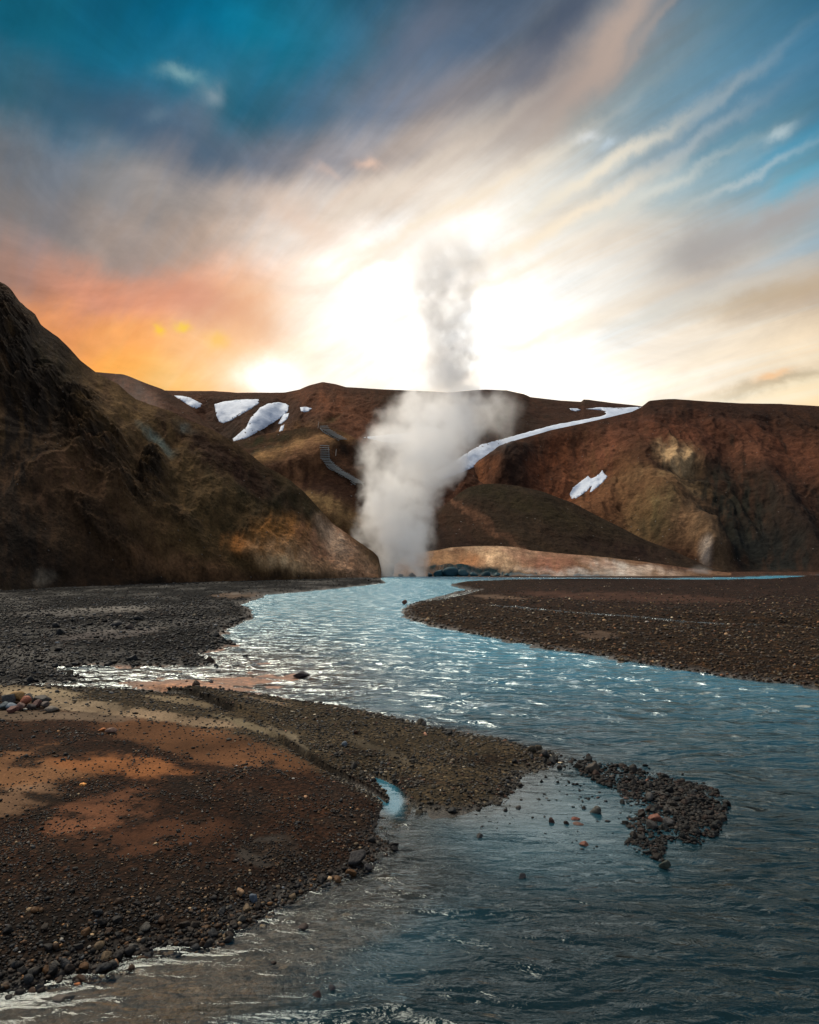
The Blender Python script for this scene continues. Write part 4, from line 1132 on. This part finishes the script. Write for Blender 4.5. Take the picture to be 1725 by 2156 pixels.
# the stones one can point at: x, y(foot), width, height ratio, colour, zone words, label
SPECIAL = [
    (750, 1822, 52, .5, (.020, .019, .020), 'big black boulder at the tip of the near bank, touching the water'),
    (775, 1826, 20, .7, (.022, .022, .024), 'small black rock leaning on the right of the bank-tip boulder'),
    (634, 1423, 42, .35, (.024, .022, .024), 'long flat dark rock alone in the bright middle of the river'),
    (852, 1270, 15, .7, (.075, .032, .022), 'small reddish rock in the water at the nose of the brown gravel bar'),
    (1250, 1624, 34, .8, (.050, .042, .034), 'large dark rounded rock at the upper left corner of the rock shoal'),
    (1148, 1596, 20, .9, (.028, .028, .028), 'dark round rock at the outer point of the pebbly spit'),
    (893, 1528, 15, .8, (.026, .026, .028), 'small dark rock on the river edge of the pebbly spit, halfway along'),
    (1256, 1709, 27, .85, (.060, .058, .050), 'pale topped dark rock alone in the lagoon left of the shoal'),
    (1164, 1728, 15, 1.1, (.040, .022, .018), 'pointed dark rock standing in the middle of the lagoon'),
    (1213, 1721, 26, .4, (.110, .038, .026), 'flat red rock in the lagoon right of the pointed rock'),
    (1220, 1732, 24, .4, (.090, .050, .038), 'flat brown rock just below the flat red rock in the lagoon'),
    (1233, 1776, 24, .6, (.120, .050, .034), 'red brown rounded rock in the water below the lagoon'),
    (1100, 1843, 21, .75, (.022, .022, .024), 'lone black rock in the rippled water in front of the lagoon'),
    (1403, 1822, 25, .95, (.030, .036, .030), 'tall dark greenish rock at the foot of the rock shoal'),
    (1386, 1724, 36, .6, (.120, .050, .034), 'large reddish rock in the middle of the rock shoal'),
    (1377, 1740, 32, .7, (.028, .027, .027), 'dark rock under the large red rock of the shoal'),
    (1410, 1734, 26, .7, (.045, .045, .045), 'grey rock right of the large red rock of the shoal'),
    (1371, 1682, 26, .8, (.048, .046, .044), 'grey brown rock at the upper edge of the rock shoal'),
    (1120, 1600, 12, .7, (.03, .03, .03), 'small dark rock just inside the outer point of the spit'),
    (1010, 1760, 20, .6, (.024, .024, .024), 'dark low rock in the shallow water under the spit'),
    (1092, 1698, 18, .5, (.034, .032, .030), 'dark flat rock at the lower right corner of the pebbly spit'),
    (637, 1948, 28, .6, (.040, .030, .026), 'brown rock alone in the ripples beside the near bank'),
    (697, 2076, 22, .8, (.020, .020, .024), 'small black rock right of its larger twin near the bottom'),
    (666, 2092, 27, .8, (.034, .020, .018), 'rounded dark rock left of its smaller twin near the bottom'),
    (127, 2097, 46, .28, (.060, .050, .042), 'flat oblong grey stone in the murky shallows'),
    (160, 2063, 17, .6, (.30, .110, .040), 'rust orange stone at the water line of the near bank'),
    (777, 1974, 18, .5, (.024, .022, .022), 'small low dark rock in the ripples far right of the near bank'),
    (505, 1895, 20, .9, (.22, .135, .075), 'tan blocky stone on the lower edge of the near bank'),
    (532, 1901, 26, .7, (.045, .062, .085), 'bluish grey stone next to the tan blocky stone'),
    (725, 1592, 16, .75, (.085, .105, .125), 'blue grey stone on the pebbly spit'),
    (230, 1568, 26, .5, (.140, .085, .065), 'brown rounded stone on the orange sand'),
    (212, 1562, 18, .45, (.34, .120, .040), 'flat orange stone behind the brown rounded stone'),
    (173, 1685, 17, .35, (.60, .26, .070), 'bright orange chip of stone on the sand'),
    (105, 1519, 34, .42, (.100, .085, .070), 'long flat stone beside the cobble heap'),
    (243, 1329, 27, .6, (.022, .022, .024), 'large dark boulder on the left shore, left of its companion'),
    (269, 1334, 22, .7, (.030, .024, .022), 'dark boulder on the left shore, right of its larger companion'),
    (455, 1402, 13, .8, (.03, .03, .032), 'dark upright stone at the tip of the left shore'),
    (459, 1411, 14, .5, (.16, .15, .14), 'pale stone in the water at the tip of the left shore'),
    (444, 1436, 11, .6, (.04, .04, .045), 'small dark stone in the orange water below the left shore'),
    (518, 1380, 18, .35, (.03, .03, .03), 'flat dark stone in the river near the left shore'),
]
HEAP = [(10, 1502, 40, .6, (.045, .045, .046), 'dark back stone at the left end of the cobble heap'), (30, 1499, 36, .75, (.22, .130, .048), 'ochre cobble at the back of the heap'), (51, 1504, 26, .8, (.24, .085, .050), 'red cobble in the middle of the heap'),
        (58, 1493, 26, .6, (.060, .055, .050), 'grey brown cobble at the top of the heap'), (82, 1500, 48, .36, (.030, .028, .026), 'long dark slab across the top right of the heap'), (3, 1514, 26, .7, (.07, .09, .10), 'dark cobble with pale top at the left edge of the heap'),
        (20, 1514, 28, .5, (.10, .13, .16), 'blue grey flat cobble at the front left of the heap'), (40, 1516, 24, .75, (.110, .065, .055), 'maroon cobble at the front of the heap'), (22, 1522, 24, .6, (.125, .060, .050), 'dusty red cobble lowest in front of the heap'),
        (50, 1518, 12, .5, (.28, .27, .23), 'little pale pebble before the heap'), (72, 1510, 26, .7, (.085, .040, .034), 'dark red angular stone in the heap'), (90, 1509, 20, .6, (.070, .055, .050), 'brown stone at the right end of the heap'), (62, 1513, 20, .6, (.050, .040, .038), 'small dark stone low in the heap')]

protos = []
for k in range(12):
    V_, F_ = rock_proto(3, k + 40, 0.2)
    V_ = V_ + V_ * (0.05 * fbm(V_[:, 0] * 4 + k, V_[:, 1] * 4, V_[:, 2] * 4, 3))[:, None]
    protos.append((V_, F_))
meshes = {}


def stone_object(X_, Y_, Z_, half, hr, c, seed, label, group, sink=0.3):
    k = seed % 12
    key = (k, tuple(round(v_, 3) for v_ in c))
    if key not in meshes:
        V_, F_ = protos[k]
        t = 1 + 0.35 * fbm(V_[:, 0] * 2 + k, V_[:, 1] * 2, V_[:, 2] * 2, 3)
        meshes[key] = mesh_from('stone', V_, F_, np.array(c)[None, :] * t[:, None])
    o = link('stone', meshes[key], M_stone, label=label, category='stone')
    o['group'] = group
    zext = protos[k][0][:, 2].max()
    hz = half * hr / zext
    o.scale = (half, half * 0.95, hz)
    o.location = (X_, Y_, Z_ + half * hr * (1 - 2 * sink))
    o.rotation_euler = (random.uniform(-.12, .12), random.uniform(-.12, .12), random.uniform(-.4, .4) if hr < .5 else random.uniform(0, 6.28))
    return o


def zat(X_, Y_):
    return float(ground_eval(np.array([X_]), np.array([Y_]))[0][0])


count = 0
for i, (x, y, wpx, hr, c, lab) in enumerate(SPECIAL + HEAP):
    X_, Y_ = on_ground(x, y, 0.03); X_ = float(X_); Y_ = float(Y_)
    half = wpx / 2 * Y_ / 1500
    Y_ += half * 0.6
    z = max(zat(X_, Y_), -0.03)
    if i >= len(SPECIAL): z += 0.02
    stone_object(X_, Y_, z, half, hr, c, i, lab, 'cobbles in the heap on the pale sand' if i >= len(SPECIAL) else 'landmark stones along the river', 0.15)
    count += 1

# all scattered ones: the largest in the picture become objects, the rest one mass per bank
if len(LOOSE):
    lX, lY = on_ground(LOOSE[:, 0], LOOSE[:, 1], 0.0)
    ge = ground_eval(lX, lY)
    lz = np.maximum(ge[0], -0.010)
    for k_, v_ in (('X', lX), ('Y', lY), ('Z', lz), ('s', LOOSE[:, 2] * 0.5 * lY / 1500), ('sp', LOOSE[:, 2] * np.where(LOOSE[:, 1] > 1500, 1.6, 1.0)), ('z', LOOSE[:, 3].astype(int)), ('px', LOOSE[:, 0]), ('py', LOOSE[:, 1]), ('wet', np.ones(len(lX)))):
        rec[k_] = np.concatenate([rec[k_], v_])
inframe = (rec['px'] > 5) & (rec['px'] < 1720) & (rec['py'] < 2150)
order = np.argsort(-rec['sp'] * inframe)
nind = 300 - count
ind = order[:nind]; rest = order[nind:]
WORD = lambda c: ('black' if max(c) < .04 else 'dark grey' if max(c) < .07 and c[2] > c[0] * .7 else 'dark brown' if max(c) < .09 else 'bluish grey' if c[2] > c[0] * 1.05 else 'rust brown' if c[0] > 2 * c[2] and max(c) < .16 else 'brown' if max(c) < .14 else 'pale ochre' if c[0] > 1.6 * c[2] else 'pale grey')
SHORT = {750: 'the big black boulder at the bank tip', 634: 'the long flat rock in mid river', 852: 'the gravel bar nose rock', 1250: 'the rounded shoal corner rock', 1148: 'the spit point rock',
         893: 'the small spit edge rock', 1256: 'the pale topped lagoon rock', 1164: 'the pointed lagoon rock', 1213: 'the flat red lagoon rock', 1233: 'the red brown lagoon rock', 1100: 'the lone black river rock',
         1403: 'the tall greenish rock at the shoal foot', 1386: 'the large red shoal rock', 1371: 'the grey brown shoal rock', 1010: 'the dark low rock under the spit', 1092: 'the flat rock at the spit corner', 637: 'the lone brown rock in the ripples',
         666: 'the twin dark rocks', 127: 'the oblong shallows stone', 160: 'the rust orange water line stone', 505: 'the tan blocky stone', 725: 'the blue grey spit stone', 230: 'the brown stone on orange sand', 173: 'the bright orange chip', 105: 'the cobble heap',
         243: 'the paired boulders on the left shore', 455: 'the tip of the left shore', 518: 'the flat stone off the left shore'}
MARKS = [(x, y, SHORT[x]) for (x, y, *_r) in SPECIAL if x in SHORT] + [(30, 1990, 'the bottom left bank corner'), (300, 1960, 'the lower bank edge'), (1500, 1680, 'the shoal tip'), (420, 1760, 'the dark gravel in mid bank'), (640, 1700, 'the gravel behind the bank tip'), (150, 1620, 'the orange sand'), (1000, 1620, 'the middle of the spit'), (90, 1380, 'the stony shore left edge')]
used = {}
ORD = ['first', 'second', 'third', 'fourth', 'fifth', 'sixth', 'seventh', 'eighth', 'ninth', 'tenth', 'eleventh', 'twelfth', 'thirteenth', 'fourteenth', 'fifteenth']
for j, i in enumerate(ind):
    zk = zkeys[rec['z'][i]]
    cs, pr = PAL[zk]
    c = tuple((0.24 if zk in ('left', 'shoal') else 0.30) * q_ for q_ in cs[rng.choice(len(cs), p=pr)])
    x, y = rec['px'][i], rec['py'][i]
    mx, my, mt = min(MARKS, key=lambda q_: (q_[0] - x) ** 2 + 2 * (q_[1] - y) ** 2)
    ddx, ddy = x - mx, y - my
    di = ('right of' if ddx > 0 else 'left of') if abs(ddx) > 2.2 * abs(ddy) else ('before' if ddy > 0 else 'behind') if abs(ddy) > 1.2 * abs(ddx) else ('front right of' if ddx > 0 else 'front left of') if ddy > 0 else ('back right of' if ddx > 0 else 'back left of')
    dd_ = math.hypot(ddx, ddy)
    far_ = 'just' if dd_ < 28 else 'shortly' if dd_ < 60 else 'further' if dd_ < 120 else 'far'
    hr = random.uniform(.45, .85)
    lab = f'{"flat" if hr < .58 else "round" if hr > .72 else "low"} {WORD(c)} stone {far_} {di} {mt}'
    grp = 'stones in the shoal and shallows' if zk == 'shoal' else 'stones ' + ZN[zk]
    o = stone_object(rec['X'][i], rec['Y'][i], rec['Z'][i], rec['s'][i] * 1.05, hr, c, int(rng.integers(0, 12)), lab, grp, 0.28)
    used.setdefault(lab, []).append((rec['sp'][i], o))
for lab, lst in used.items():
    lst.sort(key=lambda q_: -q_[0])
    if 2 <= len(lst) <= 3:
        for (sz, o), w_ in zip(lst, ('larger', 'smaller') if len(lst) == 2 else ('largest', 'middling', 'smallest')):
            o['label'] = w_ + ' ' + lab
    elif len(lst) > 3:
        lst.sort(key=lambda q_: q_[1].location.x / q_[1].location.y)
        for k_, (sz, o) in enumerate(lst): o['label'] = ORD[k_] + '-from-left ' + lab

NAMES = {'bank': 'brown and black gravel strewn over the near bank', 'spit': 'grey and olive pebbles covering the spit', 'left': 'dark blue grey stones covering the left shore', 'right': 'brown gravel covering the right bar', 'shoal': 'dark wet stones of the shoal and lagoon'}
for zi_, zk in enumerate(zkeys):
    sel = rest[rec['z'][rest] == zi_]
    if not len(sel): continue
    Vs = []; Fs = []; Cs = []; off = 0
    cs, pr = PAL[zk]; cs = np.array(cs)
    for fam, protos_, cond in (('lo', LO, rec['sp'][sel] > 5.0), ('tiny', TINY, rec['sp'][sel] <= 5.0)):
        s2 = sel[cond]
        pk = rng.integers(0, len(protos_), len(s2))
        for k in range(len(protos_)):
            s3 = s2[pk == k]; n = len(s3)
            if n == 0: continue
            V_, F_ = protos_[k]
            a = rng.uniform(0, 2 * PI, n); ca, sa = np.cos(a), np.sin(a)
            sc = rec['s'][s3]; flat = rng.uniform(.7, 1.25, n)
            x = V_[None, :, 0] * sc[:, None]; y = V_[None, :, 1] * sc[:, None]; z = V_[None, :, 2] * (sc * flat)[:, None]
            tl = rng.normal(0, .22, n)[:, None]
            z2 = z + x * tl
            vx = x * ca[:, None] - y * sa[:, None] + rec['X'][s3][:, None]
            vy = x * sa[:, None] + y * ca[:, None] + rec['Y'][s3][:, None]
            vz = z2 + rec['Z'][s3][:, None] + (sc * 0.22)[:, None]
            Vs.append(np.stack([vx, vy, vz], -1).reshape(-1, 3))
            Fs.append((F_[None] + (off + np.arange(n) * len(V_))[:, None, None]).reshape(-1, 3)); off += n * len(V_)
            cc = {'bank': .27, 'left': .20, 'shoal': .22}.get(zk, .36) * cs[rng.choice(len(cs), n, p=pr)] * np.exp(rng.normal(0, .75, n))[:, None]
            Cs.append(np.repeat(cc, len(V_), 0))
    me = mesh_from('gravel', np.concatenate(Vs), np.concatenate(Fs), np.concatenate(Cs), None, smooth=False)
    link('gravel', me, M_stone, kind='stuff', label=NAMES[zk])
print('stones', len(ind), len(rest))

# dark wet rocks along the foot of the mound
for j, (x, w_, c) in enumerate([(905, 12, (.015, .04, .05)), (925, 22, (.013, .05, .065)), (948, 30, (.012, .045, .06)), (972, 22, (.014, .05, .065)), (998, 14, (.02, .06, .075)), (1022, 16, (.015, .045, .055)), (1046, 12, (.02, .05, .06)), (1068, 10, (.03, .07, .08)), (1100, 9, (.04, .08, .09)), (1130, 12, (.05, .08, .09)), (1150, 10, (.05, .08, .09)), (868, 12, (.05, .05, .05)), (845, 9, (.06, .06, .06)), (823, 9, (.07, .07, .07))]):
    X_, Y_, Z_ = at(x, 1213.5, 144.5)
    o = stone_object(float(X_), float(Y_), 0.0, w_ / 2 * 144.5 / 1500 * 1.5, .55, c, j + 3, (ORD[j] + '-from-left teal black wet rock at the water edge below the pale mound' if 880 < x < 1090 else ('right', 'middle', 'left')[j - 11] + ' one of three grey rocks at the steaming far shore' if x < 880 else ('left', 'middle', 'right')[j - 8] + ' one of three grey blue rocks at the mound foot'),
                     'teal black rocks below the mound' if 880 < x < 1090 else 'grey rocks in the steam' if x < 880 else 'grey blue rocks at the mound foot', 0.2)


# ------------------------------------------------------------------ steam
def steam(name, label, tabs, Yc, dens, noise_amp, seed, noise_scale=0.16, edge=0.55, colr=(1.0, 1.0, 1.0), zsq=1.0, group=None):
    """tabs: rows of (y px, left px, right px, density factor) from bottom to top"""
    T = []
    for (y, l, r, k) in tabs:
        xl, _, z = at(l, y, Yc); xr, _, z2 = at(r, y, Yc)
        T.append((float(z), float(xl + xr) / 2, float(xr - xl) / 2 * 1.1, k))
    T = np.array(T); z0 = T[0, 0]; z1 = T[-1, 0]; H = z1 - z0
    x0 = T[0, 1]
    bm = bmesh.new(); prev = None
    nz, na = 44, 28
    for i in range(nz):
        z = z0 + H * i / (nz - 1)
        cx_ = np.interp(z, T[:, 0], T[:, 1]) - x0; R_ = np.interp(z, T[:, 0], T[:, 2])
        endf = min(1, i / 2 + .55, (nz - 1 - i) / 3 + .3)
        ring = []
        for j in range(na):
            a = 2 * PI * j / na
            r = (R_ * 1.08 + noise_amp * 0.75) * endf * (1 + 0.05 * float(perlin(math.cos(a) * 1.5 + seed, math.sin(a) * 1.5, z * .3)))
            ring.append(bm.verts.new((cx_ + r * math.cos(a), r * math.sin(a) * 0.85, z - z0)))
        if prev:
            for j in range(na): bm.faces.new((prev[j], prev[(j + 1) % na], ring[(j + 1) % na], ring[j]))
        else: bm.faces.new(list(reversed(ring)))
        prev = ring
    bm.faces.new(prev)
    me = bpy.data.meshes.new(name); bm.to_mesh(me); bm.free()
    m, gg, b = mat_new(name); gg.N.remove(b)
    pos = gg.N.new('ShaderNodeTexCoord').outputs['Object']
    nz1 = gg.noise(gg.v('ADD', pos, (seed, seed * 2, seed)), noise_scale, 5, 0.55, 0.0, col=True)
    wv = gg.scale(gg.v('SUBTRACT', nz1, (0.5, 0.5, 0.5)), noise_amp * 3.4)
    grow = gg.mr(gg.sep(pos)[2], 0.0, H * 0.2, 0.35, 1.0)
    nz2 = gg.noise(gg.v('ADD', pos, (seed, 1, seed)), noise_scale * 2.7, 4, 0.6, 0.0, col=True)
    wv = gg.v('ADD', wv, gg.scale(gg.v('SUBTRACT', nz2, (0.5, 0.5, 0.5)), noise_amp * 1.5))
    P_ = gg.v('ADD', pos, gg.scale(wv, grow))
    sx_, sy_, _z = gg.sep(P_)
    zz = gg.sep(pos)[2]
    zf = gg.m('DIVIDE', zz, H)

    def curve(vals):
        lo, hi = min(vals), max(vals)
        n = gg.N.new('ShaderNodeFloatCurve'); gg.L.new(zf, n.inputs['Value'])
        cv = n.mapping.curves[0]
        pts_ = [((T[i, 0] - z0) / H, (vals[i] - lo) / (hi - lo + 1e-9)) for i in range(len(vals))]
        while len(cv.points) < len(pts_): cv.points.new(0.5, 0.5)
        for p_, (a_, b_) in zip(cv.points, pts_): p_.location = (a_, b_)
        n.mapping.update()
        return gg.m('ADD', gg.m('MULTIPLY', n.outputs[0], hi - lo), lo)
    cxn = curve(list(T[:, 1] - x0)); Rn = curve(list(T[:, 2])); kn = curve(list(T[:, 3]))
    rx = gg.m('DIVIDE', gg.m('SUBTRACT', sx_, cxn), Rn); ry = gg.m('DIVIDE', sy_, gg.m('MULTIPLY', Rn, 0.8))
    r = gg.m('SQRT', gg.m('ADD', gg.m('MULTIPLY', rx, rx), gg.m('MULTIPLY', ry, ry)))
    body = gg.mr(r, 1.0, 1.0 - edge, 0.0, 1.0, smooth=True)
    det = gg.noise(gg.v('ADD', pos, (seed * 3, 0, 0)), noise_scale * 2.6, 4, 0.6)
    hole = gg.noise(gg.v('ADD', pos, (0, seed * 5, 4)), noise_scale * 0.75, 2, 0.5)
    dn = gg.m('MULTIPLY', body, gg.mr(det, 0.30, 0.66, 0.35, 1.2))
    dn = gg.m('MULTIPLY', dn, gg.mr(hole, 0.40, 0.56, 0.10, 1.0))
    dn = gg.m('MULTIPLY', gg.m('MULTIPLY', dn, kn), dens)
    pv = gg.N.new('ShaderNodeVolumePrincipled')
    pv.inputs['Color'].default_value = (*colr, 1); pv.inputs['Anisotropy'].default_value = 0.35
    gg.L.new(dn, pv.inputs['Density'])
    gg.L.new(pv.outputs[0], gg.N['Material Output'].inputs['Volume'])
    o = link(name, me, m, kind='stuff', label=label)
    o.location = (x0, Yc, z0)
    return o


steam('steam', 'tall billowing plume of white steam rising from the far river shore',
      [(1216, 795, 900, 1.0), (1180, 792, 905, 1.0), (1140, 778, 915, .9), (1100, 752, 918, 1.0), (1060, 762, 925, 1.0), (1010, 752, 965, .95), (960, 758, 1000, .85), (915, 765, 1022, .75), (870, 790, 1040, .6), (838, 825, 1060, .80), (812, 872, 1002, .85), (770, 876, 1002, .80), (710, 872, 1006, .64), (650, 862, 1014, .50), (590, 848, 1030, .42), (530, 845, 1032, .34), (470, 880, 1010, 0.0)],
      143.0, 0.62, 2.9, 3.7, noise_scale=0.18)
steam('steam', 'small low puff of steam rising left of the tall plume behind the hill tip',
      [(1195, 745, 800, 1.0), (1160, 735, 800, .9), (1125, 733, 790, .6), (1085, 745, 800, 0.0)], 146.0, 0.30, 1.0, 9.1, noise_scale=0.35)
steam('steam', 'thin brownish steam drifting over the far hill right of the plume',
      [(960, 1000, 1060, 0.0), (925, 1000, 1080, .5), (890, 990, 1100, .9), (858, 1000, 1112, 1.0), (835, 1010, 1100, .7), (815, 1040, 1080, 0.0)], 160.0, 0.09, 2.0, 5.9, noise_scale=0.14)
steam('steam', 'faint mist hanging over the small hill behind the left slope',
      [(885, 290, 350, 0.0), (860, 250, 350, .8), (825, 215, 330, 1.0), (795, 220, 300, .5), (770, 240, 280, 0.0)], 190.0, 0.012, 2.5, 7.7, noise_scale=0.12)
steam('steam', 'wisp of steam at the right end of the far water channel',
      [(1214, 1440, 1500, .8), (1205, 1440, 1505, 1.0), (1196, 1450, 1500, .5), (1186, 1460, 1495, 0.0)], 150.0, 0.10, 0.8, 2.2, noise_scale=0.4)
